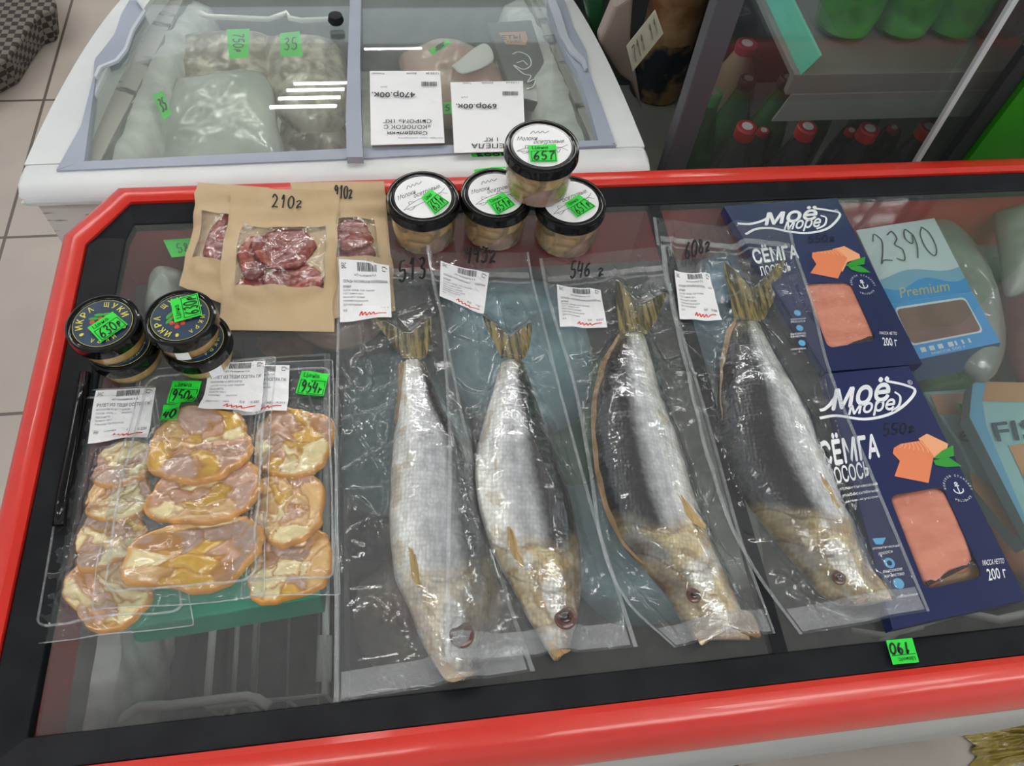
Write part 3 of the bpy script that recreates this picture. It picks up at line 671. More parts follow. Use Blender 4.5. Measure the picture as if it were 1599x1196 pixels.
# near frame, divider
band([(88, 266), (560, 247), (963, 226)], [(128, 252), (560, 231), (937, 219)], GREYF, 'lid_frame', wf, n=30)
band([(541, 245), (540, 180), (543, 90), (547, -20)], [(567, 245), (564, 180), (562, 90), (564, -20)], GREYF, 'lid_divider', wf, h=.012)
# glass
for a, b, hh in ((XL+.05, -.052, .0), (-.052, XRR-.05, -.004)):
    strip_y(K(a), K(b), .728, YF-.01, 24, hh-.002, .003).build('glass_lid', GLASS2, wf, smooth='auto')
mb = MB(); c_ = PW(525, 35, .004); mb.lathe([(.010, 0), (.012, .004), (.010, .012), (.004, .014)], 20, c_); mb.build('lid_stop', BLACK, wf, smooth='auto', label='round black rubber stop')
# frost walls
for (xa, xb, nm) in ((XL+.062, XL+.10, 'l'), (XRR-.10, XRR-.052, 'r')):
    mb = MB(); vs = []; fs = []; ny = 50
    for j in range(ny+1):
        y = .74+(YF-.78)*j/ny; zt = zs(y)-.05
        for k, (tx, tz_) in enumerate(((0, 0), (.3, 0), (.8, -.01), (1, -.05), (1, -.30))):
            xx = (xa+(xb-xa)*tx) if nm == 'l' else (xb+(xa-xb)*tx)
            vs.append((xx+.006*noise.noise((y*30, k, 2)), y, max(.431, zt+tz_+.006*noise.noise((y*25, k*3, 1)))))
    for j in range(ny):
        for k in range(4): a = j*5+k; fs.append((a, a+1, a+6, a+5))
    mb.add(vs, fs); mb.build('frost_bank', FROST, wf, smooth=True, kind='stuff', label='white frost on the inner wall')

# contents of the white freezer
CHK = mat('frozen_chicken_bag', hexc('d8cdb9'), rough=.35, col2=hexc('8f8270'), nscale=34, coat=1, bump=1.6, bscale=24, contrast=(.42,.58))
PLB = mat('grey_plastic_bag', hexc('b4b8b5'), rough=.3, col2=hexc('d4d8d2'), nscale=9, coat=1, bump=1.5, bscale=16)
PINKB = mat('pink_meat_bag', hexc('c08d80'), rough=.35, col2=hexc('d6b8ac'), nscale=12, coat=.8, bump=.5, bscale=30)
BEI = mat('beige_bag', hexc('d4cab6'), rough=.5, col2=hexc('b5a994'), nscale=16, bump=.5)
DRK = mat('dark_slate_bag', hexc('363d40'), rough=.4, col2=hexc('2d3335'), nscale=6, coat=.4)
lump('chicken_bag', [(250, 35), (330, 25), (425, 30), (430, 100), (400, 150), (250, 140), (225, 90)], .66, .06, CHK, 'frosty bag of frozen poultry behind the 750 price tag', 'bag', seed=21)
lump('chicken_bag', [(400, 30), (470, 28), (530, 45), (535, 140), (470, 170), (415, 120)], .67, .06, CHK, 'frosty frozen bag under the second green tag, left lid', 'bag', seed=22)
lump('plastic_bag', [(265, 100), (400, 88), (425, 160), (425, 245), (250, 255), (240, 180)], .705, .04, PLB, 'crumpled grey clear plastic bag in the middle of the left lid', 'bag', seed=23, amp=.012)
lump('frosted_bag', [(215, 110), (270, 95), (270, 180), (240, 250), (195, 255), (200, 180)], .66, .06, mat('frosty_pale_bag', hexc('b8c0b6'), rough=.4, col2=hexc('d0d5cc'), nscale=12, coat=.8, bump=1.4, bscale=18), 'pale frosted bag with narrow green tag, by the left wall', 'bag', seed=24)
lump('meat_bag', [(430, 170), (530, 160), (535, 235), (480, 250), (430, 240)], .62, .05, mat('dark_meat_bag', hexc('6a5a52'), rough=.4, col2=hexc('b8a893'), nscale=24, coat=1, bump=1.5, bscale=25, contrast=(.45,.55)), 'dark mottled frozen bag in the near right corner of the left lid', 'bag', seed=25)
lump('sausage_bag', [(620, 60), (690, 35), (760, 60), (800, 110), (790, 150), (700, 160), (640, 130)], .70, .05, PINKB, 'pink clear bag with green tag, under the right lid', 'bag', seed=26)
lump('sausage_bag', [(590, 100), (700, 110), (705, 240), (590, 240), (580, 170)], .64, .05, mat('brown_red_bag', hexc('7d5850'), rough=.35, col2=hexc('94766b'), nscale=12, coat=.8), 'reddish brown bag beneath the 470 price card', 'bag', seed=27)
lump('beige_bag', [(700, 150), (850, 140), (865, 200), (850, 240), (700, 240)], .62, .05, BEI, 'beige frozen bag beneath the 690 price card', 'bag', seed=28)
q5 = [(760, 35), (830, 30), (855, 110), (855, 165), (800, 150)]
dk = flatpack('dark_bag', q5, .70, DRK, 'dark slate frozen food bag with orange band and cut-off lettering, under the right lid', 'bag')
mb = MB(); pxpoly(mb, cB((765, 150), (890, 145), (900, 180), (890, 208), (800, 205)), .7012); mb.build('orange_band', mat('amber_print', hexc('c78a48'), rough=.45), dk)
mb = MB(); text(mb, QZ(cB((780, 165), (865, 160), (866, 180), (782, 184)), .7016), 'ЕТЫ', .0003, .03); text(mb, QZ(cB((800, 188), (875, 184), (876, 196), (802, 200)), .7016), 'ТРАК', .0003, .02); mb.build('printed_text', INK, dk)
mb = MB(); st = cB((830, 250), (860, 240), (905, 260), (915, 300), (880, 320), (835, 300), (880, 340), (915, 350), (900, 380), (935, 365), (925, 400), (895, 410)); stroke(mb, smooth_line([P(x, y, .7016) for x, y in st], 4), .0022); st = cB((850, 290), (880, 280), (900, 300)); stroke(mb, [P(x, y, .7016) for x, y in st], .0022); mb.build('white_drawing', WHITEINK, dk)
lump('thermal_label_bag', [(705, 100), (755, 65), (770, 92), (725, 112)], .712, .004, PAPER, 'small white label on the pink bag under the right lid', 'label', seed=3, amp=0)
mb = MB(); mb.tube([Vector(P(x, y, .72)) for x, y in [(312, 20), (325, 26), (420, 30), (448, 20), (452, 28), (470, 32), (515, 30)]], .004, 8); tag(mb.build('basket_handle', WIRE, None, smooth=True), 'white wire basket rim at the far end of the left lid', 'basket')
# green tags below the glass
def gtag(px, z, lab, s_, head=None, w=.0022):
    q = QZ(px, z); mb = MB(); panel(mb, q); o = tag(mb.build('price_tag', TAG, None), lab, 'price tag')
    mb = MB(); hand(mb, q.sub(.15, .25, .85, .75), s_, w, .0008); mb.build('handwriting', INK, o); return o
gtag([(390, 45), (388, 90), (358, 92), (354, 46)], .735, 'green tag reading 750 on the poultry bag, left lid', '750p')
gtag([(437, 52), (468, 49), (473, 88), (438, 88)], .735, 'green tag right of the 750 tag, left lid', '35')
gtag([(238, 148), (255, 142), (268, 178), (256, 188)], .73, 'narrow green tag at the left of the white freezer', '35')
gtag([(668, 78), (700, 60), (705, 68), (675, 86)], .735, 'small tilted green tag on the pink bag', '5')
gtag([(692, 160), (705, 160), (706, 178), (693, 178)], .72, 'small green tag between the two white price cards', '5')
# price cards on the lid
def R180(s_, x0, y0, x1, y1): return s_((x1, y1), (x0, y1), (x0, y0), (x1, y0))
def card(corners, lab, items, codes):
    v = [PW(x, y, .0085) for x, y in corners]; mb = MB(); mb.hexa(v, [p+np.array([0, 0, .0006]) for p in v]); o = tag(mb.build('price_card', PAPER, None), lab, 'price card')
    mb = MB()
    for t, box, bold in items:
        q = Quad([PW(x, y, .0095) for x, y in R180(cB, *box)]); text(mb, q, t, .0001, bold)
    for box in codes:
        q = Quad([PW(x, y, .0095) for x, y in R180(cB, *box)]); u = 0; rr = random.Random(3)
        while u < .96:
            d = rr.choice((.015, .03)); bar(mb, q, u, 0, u+d, 1, .0001); u += d+rr.choice((.015, .03))
    mb.build('printed_text', INK, o); return o
card(cB((170, 330), (495, 330), (516, 662), (175, 672)), 'white price card reading 470 roubles upside down, left of the pair on the lid',
     [('470р.00к.', (180, 420, 380, 450), .03), ('Сардельки', (252, 604, 436, 624), .015), ('«КОЛОБОК С', (235, 578, 452, 596), .015), ('СЫРОМ» 1КГ', (232, 552, 455, 569), .015), ('Товар', (180, 335, 240, 343), 0), ('Россия', (340, 335, 385, 343), 0), ('12.03.24', (430, 335, 488, 343), 0), ('Описание товара, производитель', (300, 634, 508, 641), 0), ('руб.', (218, 398, 248, 406), 0)], [(405, 378, 480, 398)])
card(cB((543, 382), (878, 376), (890, 700), (560, 708)), 'white price card reading 690 roubles upside down, beside the stacked milt jar',
     [('690р.00к.', (568, 474, 757, 502), .03), ('ПЕРЕПЕЛА', (640, 664, 880, 685), .015), ('1 КГ', (698, 636, 762, 654), .015), ('Товар', (600, 381, 640, 388), 0), ('РОССИЯ', (690, 379, 740, 386), 0), ('12.03.24', (800, 379, 860, 386), 0), ('руб.', (590, 446, 622, 453), 0)], [(780, 422, 855, 440)])
# tags on the near rim
def rimtag(px, lab, s_):
    q = Quad([PW(x, y, .001) for x, y in px]); mb = MB(); panel(mb, q, .0008, .0003); o = tag(mb.build('price_tag', TAG, None), lab, 'price tag')
    if s_: mb = MB(); hand(mb, q.sub(.1, .1, .9, .9), s_, .002, .0012); mb.build('handwriting', INK, o)
    return o
rimtag([(800, 239), (735, 241), (737, 246), (800, 244)][0:4], 'folded green tag with handwriting on the white rim below the 690 card', '2002')
rimtag(cB((645, 765), (800, 752), (800, 780), (655, 797)), 'plain green tag on the white rim behind the middle milt jar', '')

# ================================================================== DRINKS COOLER
CB = mat('charcoal_post', hexc('4a4a4f'), rough=.45, col2=hexc('414146'), nscale=4)
CDK = mat('dark_cooler_wall', hexc('4a5052'), rough=.6, col2=hexc('3c4243'), nscale=3)
CGR = mat('bright_green_panel', hexc('2a8412'), rough=.4, col2=hexc('257a10'), nscale=2)
CSH = mat('grey_shelf_metal', hexc('7d7f7c'), rough=.45, col2=hexc('737572'), nscale=5)
co = thing('drinks_cooler', (.56, 1.0, 0), 'upright drinks cooler with charcoal posts, bottles on shelves and a green side panel', 'cooler')
mb = MB(); mb.box((.334, .72, 0), (.364, .742, 1.35)); mb.build('corner_post', CB, co, bevel=.002)
mb = MB(); mb.box((.735, .72, 0), (.758, .735, 1.35)); mb.build('corner_post', mat('dark_post', hexc('2c2f30'), rough=.45), co, bevel=.002)
mb = MB(); mb.box((.758, .712, 0), (1.0, .735, 1.35)); mb.build('side_panel', CGR, co, label='bright green outer panel')
mb = MB(); mb.box((.98, .735, 0), (1.0, 1.36, 1.35)); mb.build('end_wall', CDK, co)
mb = MB(); a, b = Py(1465, 250, .717), Py(1570, 0, .717); mb.hexa([(a[0]-.0035, .714, .30), (a[0]+.0035, .714, .30), (a[0]+.0035, .720, .30), (a[0]-.0035, .720, .30)], [(b[0]-.012-.0035, .714, 1.35), (b[0]-.012+.0035, .714, 1.35), (b[0]-.012+.0035, .72, 1.35), (b[0]-.012-.0035, .72, 1.35)])
mb.build('door_edge_strip', mat('pale_strip', hexc('c2c4c4'), rough=.4), co, label='thin pale strip on the edge of the sliding door')
mb = MB(); mb.box((.30, .742, .02), (.98, 1.36, .42)); mb.build('base', mat('pale_deck', hexc('bcbfba'), rough=.5), co, bevel=.003)
mb = MB(); mb.box((.30, 1.34, .42), (.98, 1.36, 1.35)); mb.build('back_wall', CDK, co)
mb = MB(); mb.box((.364, .728, .42), (.735, .732, 1.33)); mb.build('door_glass', COOLGLASS, co)
shz = .885
mb = MB(); mb.box((.485, .775, shz-.008), (.975, 1.33, shz)); mb.box((.485, .765, shz-.030), (.975, .775, shz)); mb.build('shelf', CSH, co, bevel=.001)
mb = MB(); mb.hexa([(.478, .758, shz-.066), (.975, .758, shz-.066), (.975, .761, shz-.066), (.478, .761, shz-.066)], [(.492, .763, shz-.028), (.975, .763, shz-.028), (.975, .766, shz-.028), (.492, .766, shz-.028)]); mb.build('shelf_lip', CSH, co, bevel=.0008)
TURQ = mat('turquoise_strip', hexc('3fb48f'), rough=.4, col2=hexc('46bfa8'), nscale=6)
a1, b1_ = Py(1247, 121, .765), Py(1284, 86, .765); a2, b2_ = Py(1190, 0, 1.02), Py(1238, 0, 1.02)
a1[2] = min(a1[2], shz+.0); mb = MB(); pts = [a1, b1_, a1*0+np.array([b1_[0], 1.05, b1_[2]]), np.array([a1[0], 1.05, a1[2]])]
mb.hexa([p-np.array([.002, 0, .002]) for p in pts], pts); mb.build('price_rail', TURQ, co, label='turquoise strip along the left end of the shelf')
# bottles
GRB = film('green_bottle_plastic', tint=(.30, .62, .28), gloss=1.3, haze=.12, rough=.08, bump=.3, bscale=25, hazecol=hexc('2f6a2c'), minf=.05)
GRB2 = film('bright_green_bottle_plastic', tint=(.40, .85, .10), gloss=1.5, haze=.10, rough=.06, bump=.7, bscale=40, hazecol=hexc('3f8f1c'), minf=.06)
COLA = mat('cola_bottle', hexc('1c1c1f'), rough=.12, col2=hexc('3a3b40'), nscale=10, coat=.5)
DKG = mat('dark_green_bottle', hexc('1d4426'), rough=.15, col2=hexc('3a7a40'), nscale=14, coat=.7)
MILK = mat('cloudy_bottle', hexc('9a9277'), rough=.4, col2=hexc('b0a98c'), nscale=6)
BRB = mat('brown_bottle', hexc('33201a'), rough=.2, col2=hexc('4a2f22'), nscale=8, coat=.6)
RCAP = mat('red_cap', hexc('c4202a'), rough=.4); GCAP = mat('green_cap', hexc('2a8a4c'), rough=.4); DCAP = mat('dark_cap', hexc('1d2421'), rough=.4); PCAP = mat('crimson_cap', hexc('a8324e'), rough=.4)
def make_bottle(name, body, cap, h=.33, r=.042, liquid=None):
    t = thing(name, (0, 0, 0), 'x', 'bottle', 'x'); mb = MB()
    mb.lathe([(r*.55, 0), (r*.9, .006), (r, .03), (r*.97, .10), (r, .17), (r*.98, .20), (r*.85, .235), (r*.55, .275), (r*.36, h-.026), (r*.33, h-.018)], 32); mb.build('body', body, t, smooth='auto')
    mb = MB(); mb.lathe([(r*.37, h-.018), (r*.375, h-.002), (r*.33, h)], 24); c = mb.build('cap', cap, t, smooth='auto')
    mb = MB(); mb.lathe([(r*.2, h), (r*.2, h+.0006)], 18); mb.build('cap_print', WHITEINK if cap in (RCAP, PCAP) else CSH, c)
    if liquid:
        mb = MB(); mb.lathe([(r*.5, .004), (r*.88, .01), (r*.96, .04), (r*.94, .10), (r*.96, .17), (r*.9, .20)], 28); mb.build('drink', liquid, t, smooth='auto')
    return t
ZB = .42; ZC = ZB+.33
def setb(o, xy, z, lab, g, rz=0): place(o, (xy[0], xy[1], z), rz, label=lab, group=g); return o
reds = [(1167, 197), (1262, 197), (1359, 200), (1452, 197)]; reds2 = [(1195, 203), (1330, 203), (1397, 199)]
place_words = ['leftmost in the front row of the cooler', 'second from the left in the front row', 'third from the left in the front row', 'rightmost, next to the pale door strip']
def nb(p):
    if first[0]: first[0] = False; return p
    return copy_tree(p)
def stand(p, px, py, zcap, h0, lab, g):
    q = P(px, py, zcap); o = nb(p); place(o, (q[0], q[1], ZB), px*.01, label=lab); o.scale = (1, 1, (zcap-ZB)/h0)
    if g: o['group'] = g
    elif 'group' in o: del o['group']
first = [True]; pr = make_bottle('cola_bottle', COLA, RCAP, r=.040)
for i, p in enumerate(reds): stand(pr, p[0], p[1], .75, .33, 'cola bottle with printed red cap, '+place_words[i], 'cola bottles in the cooler')
first[0] = True; pr = make_bottle('cola_bottle', COLA, RCAP, r=.025, h=.28)
for i, (x, y, z) in enumerate([(1193, 203, .70), (1330, 203, .68), (1397, 199, .68)]): stand(pr, x, y, z, .28, 'slim cola bottle with red cap behind the front row, '+['right of the first printed cap', 'left of the third printed cap', 'right of the third printed cap'][i], 'cola bottles in the cooler')
first[0] = True; pr = make_bottle('lemonade_bottle', GRB, GCAP, r=.036, liquid=DKG); stand(pr, 1115, 144, .75, .33, 'green plastic bottle with green cap beside the charcoal corner post', '')
first[0] = True; pr = make_bottle('lemonade_bottle', GRB, GCAP, r=.026, h=.26, liquid=DKG); stand(pr, 1219, 165, .66, .26, 'small green capped bottle behind the two leftmost red caps', 'small green capped bottles')
for x, y, z, lb in ((1290, 160, .64, 'small green capped bottle below the left part of the shelf lip'), (1370, 154, .63, 'small green capped bottle below the middle of the shelf lip')): stand(pr, x, y, z, .26, lb, 'small green capped bottles')
first[0] = True; pr = make_bottle('dark_green_bottle', DKG, DCAP, h=.33, r=.036)
stand(pr, 1169, 122, .72, .33, 'dark green bottle with black cap, left one behind the red caps', 'dark green bottles in the cooler'); stand(pr, 1232, 120, .75, .33, 'dark green bottle with black cap, right one below the turquoise strip', 'dark green bottles in the cooler')
pm = make_bottle('kvass_bottle', MILK, PCAP, h=.33, r=.048); first[0] = True; stand(pm, 1167, 67, .70, .33, 'cloudy beige bottle with crimson cap, topmost on the lower deck of the cooler', '')
used = []
# upper shelf
first[0] = True; pu = make_bottle('lime_bottle', GRB2, GCAP, h=.32, r=.040, liquid=mat('lime_drink', hexc('3a8f12'), rough=.3, col2=hexc('8ce02a'), nscale=16, coat=.6))
used.clear()
for i, (px, py) in enumerate([(1312, 45), (1400, 45), (1478, 45)]):
    q = P(px, py, shz); setb(nb(pu), (q[0], max(.83, q[1])), shz, 'bright green plastic bottle on the upper shelf, '+['leftmost', 'second from the left', 'third from the left'][i], 'green bottles on the upper shelf')
for i, (px, py) in enumerate([(1350, 5), (1436, 5)]):
    q = P(px, py, shz); setb(nb(pu), (q[0], q[1]+.035), shz, 'bright green plastic bottle in the second row of the upper shelf, '+['left', 'right'][i], 'green bottles on the upper shelf')
pb = make_bottle('brown_bottle', BRB, DCAP, h=.32, r=.040); q = P(1545, 48, shz); setb(pb, (q[0], max(.83, q[1])), shz, 'brown bottle on the upper shelf crossed by the pale strip', 'x'); del pb['group']
# goods left of the corner post, standing on the cooler deck
q = P(1030, 165, .42)
PRB = mat('printed_wrap', hexc('2b3440'), rough=.35, col2=hexc('a8845a'), nscale=13, contrast=(.46, .54), coat=.4)
PRT = mat('pastry_print', hexc('c9a478'), rough=.35, col2=hexc('9a6a48'), nscale=16, contrast=(.4, .6), coat=.4)
bt = thing('printed_canister', (q[0], q[1]+.05, .42), 'tall dark printed canister with food pictures behind the charcoal cooler post', 'canister')
mb = MB(); mb.lathe([(.048, .42), (.055, .425), (.055, .55), (.054, .56)], 40, (q[0], q[1]+.05, 0)); mb.build('lower_wrap', PRB, bt, smooth='auto', label='dark navy lower wrap')
mb = MB(); mb.lathe([(.054, .56), (.055, .565), (.055, .80), (.04, .81)], 40, (q[0], q[1]+.05, 0)); mb.build('upper_wrap', PRT, bt, smooth='auto', label='tan and orange upper wrap with pictured food')
pts = [Py(x, y, .95) for x, y in [(1023, 15), (1036, 52), (988, 112), (978, 72)]]
qd = Quad([pts[3], pts[0], pts[1], pts[2]]); mb = MB(); mb.hexa([p-qd.n*.0006 for p in pts], pts); o = tag(mb.build('price_card', mat('cream_paper', hexc('cfccb6'), rough=.6), None), 'slanted cream price card with dark strokes, left of the charcoal cooler post', 'price card')
mb = MB(); hand(mb, qd.sub(.1, .2, .95, .8), '711 11', .003, .0012); mb.build('handwriting', GREYINK, o)
def slabbag(pts, y, m_, name, lab, cat, th=.03, zmin=.42):
    f = [Py(a, b, y) for a, b in pts]; mb = MB(); mb.hexa([p+np.array([0, th, 0]) for p in f], f); return tag(mb.build(name, m_, None, bevel=.006), lab, cat)
slabbag([(935, 68), (960, 10), (990, -10), (985, 60), (1003, 175), (985, 130), (968, 118)], 1.02, mat('dusty_pink_bag', hexc('8f7f78'), rough=.4, col2=hexc('a08e86'), nscale=7, coat=.4), 'pink_bag', 'dusty pink clear bag between the white freezer and the price card', 'bag')
slabbag([(910, -5), (945, -5), (938, 60), (925, 60)], 1.10, mat('dark_green_sheet', hexc('1f4a2c'), rough=.4, col2=hexc('2b5f3a'), nscale=8), 'green_crate', 'dark green crate edge beside the far corner of the white freezer', 'crate')
mb = MB(); mb.box((.345, 1.30, 0), (.60, 1.34, 1.25)); 
mb = MB(); mb.box((.30, .90, .42), (.336, .905, .60)); mb = MB()

# things on the floor
CHKM, nt, out = newmat('woven_check'); b = N(nt, 'ShaderNodeBsdfPrincipled', i_Roughness=.8); tc = N(nt, 'ShaderNodeTexCoord'); ck = N(nt, 'ShaderNodeTexChecker', i_Scale=58); ck.inputs[1].default_value = c4(hexc('2b2624')); ck.inputs[2].default_value = c4(hexc('6f675f')); nt.links.new(tc.outputs['Object'], ck.inputs[0]); nt.links.new(ck.outputs[0], b.inputs[0]); nt.links.new(b.outputs[0], out.inputs[0])
top = [P(x, y, .10) for x, y in [(-60, -60), (70, -60), (88, 2), (84, 14), (60, 22), (38, 52), (15, 88), (-60, 130)]]
mb = MB(); mb.hexa([np.array([(p[0]+1.05)*.9-1.05-.02, (p[1]-2.1)*.9+2.1, .0]) for p in top], top); tag(mb.build('woven_basket', CHKM, None, bevel=.01), 'dark checked woven basket standing on the tiled floor, top left corner', 'basket')
YEL = mat('yellow_plastic', hexc('8f7a1e'), rough=.3, col2=hexc('6f5f18'), nscale=14, coat=.6)
mb = MB(); vs = []; fs = []; n = 36; c = P(1575, 1150, .02)
for i in range(n+1):
    for j in range(n+1):
        u, v = i/n*2-1, j/n*2-1; r_ = 1+.25*noise.noise((u*2, v*2, 5)); e_ = max(0, 1-(u*u+v*v)**.5/1.2)
        vs.append((c[0]+.05+u*.12*r_, c[1]-.012+v*.035*r_, .004+.04*min(1, e_*2)*abs(noise.noise((u*4, v*4, 2)))+.004*abs(noise.noise((u*14, v*14, 7)))))
for i in range(n):
    for j in range(n): a = i*(n+1)+j; fs.append((a, a+1, a+n+2, a+n+1))
mb.add(vs, fs); tag(mb.build('plastic_bag', YEL, None, smooth=True), 'crumpled yellow plastic bag on the floor, bottom right corner', 'bag')

# ================================================================== GOODS ON THE RED FREEZER
def interp_poly(pts, t):
    d = [0.]
    for a, b in zip(pts, pts[1:]): d.append(d[-1]+1)
    return
# ---- herrings
def herring(st, tail, notch, base, dark, label, cr, hv0=.66, headmix=.85, mouth=None, eye=None, eyer=.010, pect=None, flap=None, hmax=.30, dorsal=None, scut=.5, seed=0):
    """st: rows (y, left, right) in crop pixels from tail to mouth; dark=(side, start) dark back on the right(+1) or left(-1)"""
    zr = GZ+.014
    g = drape(14, 0)
    rows = [(P(*cr((l, y))[0], zr), P(*cr((r, y))[0], zr)) for y, l, r in st]
    yl = np.array([p[0][1] for p in rows])[::-1]; LX = np.array([p[0][0] for p in rows])[::-1]; RX = np.array([p[1][0] for p in rows])[::-1]
    # spline resample along y
    Lp = smooth_line([p[0] for p in rows], 8); Rp = smooth_line([p[1] for p in rows], 8); M = 52
    dd = np.r_[0, np.cumsum([np.linalg.norm((Lp[i+1]+Rp[i+1]-Lp[i]-Rp[i])/2) for i in range(len(Lp)-1)])]; n = 190; tt = np.linspace(0, dd[-1], n)
    Lp = [np.array([np.interp(t, dd, [p[k] for p in Lp]) for k in range(3)]) for t in tt]; Rp = [np.array([np.interp(t, dd, [p[k] for p in Rp]) for k in range(3)]) for t in tt]
    vs, fs, cs = [], [], []; root_pts = []
    L_tot = n-1
    def hgt(s_, v):     # profile of thickness along the length
        e0 = min(1, (v+.04)/.32); e1 = min(1, (1.02-v)/.30); return (e0**.75)*(max(0, e1)**.55)
    W_ = max(np.linalg.norm(a-b) for a, b in zip(Lp, Rp))
    tops = []
    silver, pale, back, cream = np.array(hexc('d2d3d6')), np.array(hexc('f6f4ee')), np.array(hexc('26262b')), np.array(hexc('d9c493'))
    brown = np.array(hexc('8a6a44'))
    for i in range(n):
        v = i/(n-1); a, b = Lp[i], Rp[i]; w_ = np.linalg.norm(b-a); H_ = min(w_*.42, W_*hmax*hgt(0, v)+.004)
        for j in range(M+1):
            u = j/M; e = abs(2*u-1); q = a*(1-u)+b*u
            # slightly wavy outline
            k = 1+.02*noise.noise((v*14+seed, u*2, 4)); q = (a+b)/2+(q-(a+b)/2)*k
            hh = H_*max(0, 1-e**2.3)**.62
            # gill cover step, mouth, belly groove
            hg = hv0+.05*(1-(2*u-1)**2)
            if v > hg: hh += (.0022*min(1, (v-hg)/.012)*(1-min(1, (v-hg)/.13)*.9))*(1-e*e)
            g2_ = hg+.085+.03*(1-(2*u-1)**2)
            if v > g2_: hh += .0011*min(1, (v-g2_)/.008)*(1-e*e)*(1-min(1, (v-g2_)/.1))
            if v > hg: hh += .0016*noise.noise((u*4+seed, v*17, 9))*(1-e*e)
            if mouth: hh -= .0020*max(0, 1-abs(u-.45)/.08)*max(0, (v-.90)/.1)
            hh += .0009*noise.noise((u*7+seed, v*20, 3))*(1-e*e)
            bl_ = abs((u if dark[0] > 0 else 1-u)-.16); hh -= .0008*max(0, 1-bl_/.03)*(1 if .1 < v < .68 else 0)
            z0 = float(g(q[0], q[1]))+.0006
            vs.append((q[0], q[1], z0+hh)); tops.append(vs[-1])
            s_ = u if dark[0] > 0 else 1-u
            bd = dark[1]+.04*noise.noise((v*5+seed, 1, 1))+.03*noise.noise((v*60, u*30, 2)); t = min(1, max(0, (s_-bd)/.16))
            c = silver*(1-t)+back*t
            t2 = min(1, max(0, (.40-s_)/.25)); c = c*(1-t2)+pale*t2
            lat = max(0, 1-abs(s_-(bd-.07))/.05)*(1-t); c = c*(1-.22*lat)+np.array(hexc('8f86a0'))*.22*lat
            sp = noise.noise((u*40*w_/.07, v*150, 8+seed)); c = c*(1+.22*sp*(.25+t))
            sheen = .5+.5*noise.noise((u*6, v*5, seed+11)); c = c*(.80+.36*sheen)
            st_ = noise.noise((u*22, v*9, seed+4)); c = c*(1+.10*st_)
            if s_ < .25 and noise.noise((u*6, v*16, seed+2)) > .25: c = c*.6+np.array(hexc('b99a62'))*.4
            hg = hv0+.05*(1-(2*u-1)**2)+.035*noise.noise((u*3.5, v*9, seed+21))
            if v > hg-.045:
                hv = min(1, (v-hg+.045)/.05); nn = noise.noise((u*3, v*13, seed+5)); n3 = noise.noise((u*14, v*60, seed+1))*.5; n4 = noise.noise((u*4, v*16, seed+31))
                hc = cream*(.95+.3*n3)
                k_ = max(0, min(1, nn*5-.2)); hc = hc*(1-k_)+np.array(hexc('dedad0'))*k_
                k_ = max(0, min(1, -n4*6-.25)); hc = hc*(1-.7*k_)+brown*.7*k_
                k_ = max(0, min(1, noise.noise((u*6, v*25, seed+50))*6-.8)); hc = hc*(1-.6*k_)+np.array(hexc('b98d3c'))*.6*k_
                ch = ((s_-.52)/.20)**2+((v-(hg+.13))/.055)**2
                if ch < 1: hc = hc*.25+np.array(hexc('e6e3da'))*.75*(1 if ch < .7 else (1-ch)/.3+.0)+hc*.75*(0 if ch < .7 else 1-(1-ch)/.3)
                if s_ > .55: k_ = min(1, (s_-.55)/.2)*(.75 if v < .93 else .4)*(.7+.6*nn); hc = hc*(1-k_)+np.array(hexc('4a4036'))*k_
                k_ = max(0, min(1, (v-.93)/.05)); hc = hc*(1-.45*k_)+np.array(hexc('8d6f42'))*.45*k_
                g2_ = hg+.085+.03*(1-(2*u-1)**2)
                if abs(v-hg) < .006 or abs(v-g2_) < .004: hc = hc*.6
                hv *= headmix; c = c*(1-hv)+hc*hv
            if v < .09: q_ = (1-v/.09)*.6; c = c*(1-q_)+np.array(hexc('85794f'))*q_
            if e > .93: c = c*.8
            cs.append(tuple(np.clip(c, 0.01, 1)))
    nt_ = len(vs)
    for i in range(n):
        for j in range(M+1):
            p = vs[i*(M+1)+j]; a, b = Lp[i], Rp[i]; e = abs(2*j/M-1); vs.append((p[0], p[1], float(g(p[0], p[1]))+.0002)); cs.append(tuple(silver))
    for i in range(n-1):
        for j in range(M):
            a = i*(M+1)+j; fs.append((a, a+1, a+M+2, a+M+1)); a += nt_; fs.append((a, a+M+1, a+M+2, a+1))
    for i in range(n-1):
        for j in (0, M): a = i*(M+1)+j; fs.append((a, a+M+1, nt_+a+M+1, nt_+a))
    for i in (0, n-1):
        for j in range(M): a = i*(M+1)+j; fs.append((a, nt_+a, nt_+a+1, a+1))
    cx = (Lp[n//2]+Rp[n//2])/2
    root = thing('herring', (cx[0], cx[1], GZ+.001), label, 'fish', 'dried herrings in vacuum bags')
    mb = MB(); mb.add(vs, fs, cs); mb.build('body', FISH, root, smooth=True)
    raise_grid([p for p in vs[:nt_]])
    def fin(pts, nm, m_, zz, th=.0014, lab=None, wav=.0012):
        pl = [P(*cr(p)[0], GZ+zz) for p in pts]; pl = smooth_line(pl, 3); c = sum(pl)/len(pl); mb = MB(); vs = []; k = len(pl)
        for lev in (0, 1):
            for r in (1., .66, .33, 0.02):
                for i_, p in enumerate(pl):
                    q = c+(p-c)*r; z_ = max(float(g(q[0], q[1]))+.0008, GZ+zz)+wav*math.sin(i_*2.3)*r; vs.append((q[0], q[1], z_+(th if lev == 0 else 0)*(1.2-r)))
        fs = []
        for lev in (0, 1):
            for r in range(3):
                for i_ in range(k): j_ = (i_+1) % k; o_ = lev*4*k; fs.append((o_+r*k+i_, o_+(r+1)*k+i_, o_+(r+1)*k+j_, o_+r*k+j_))
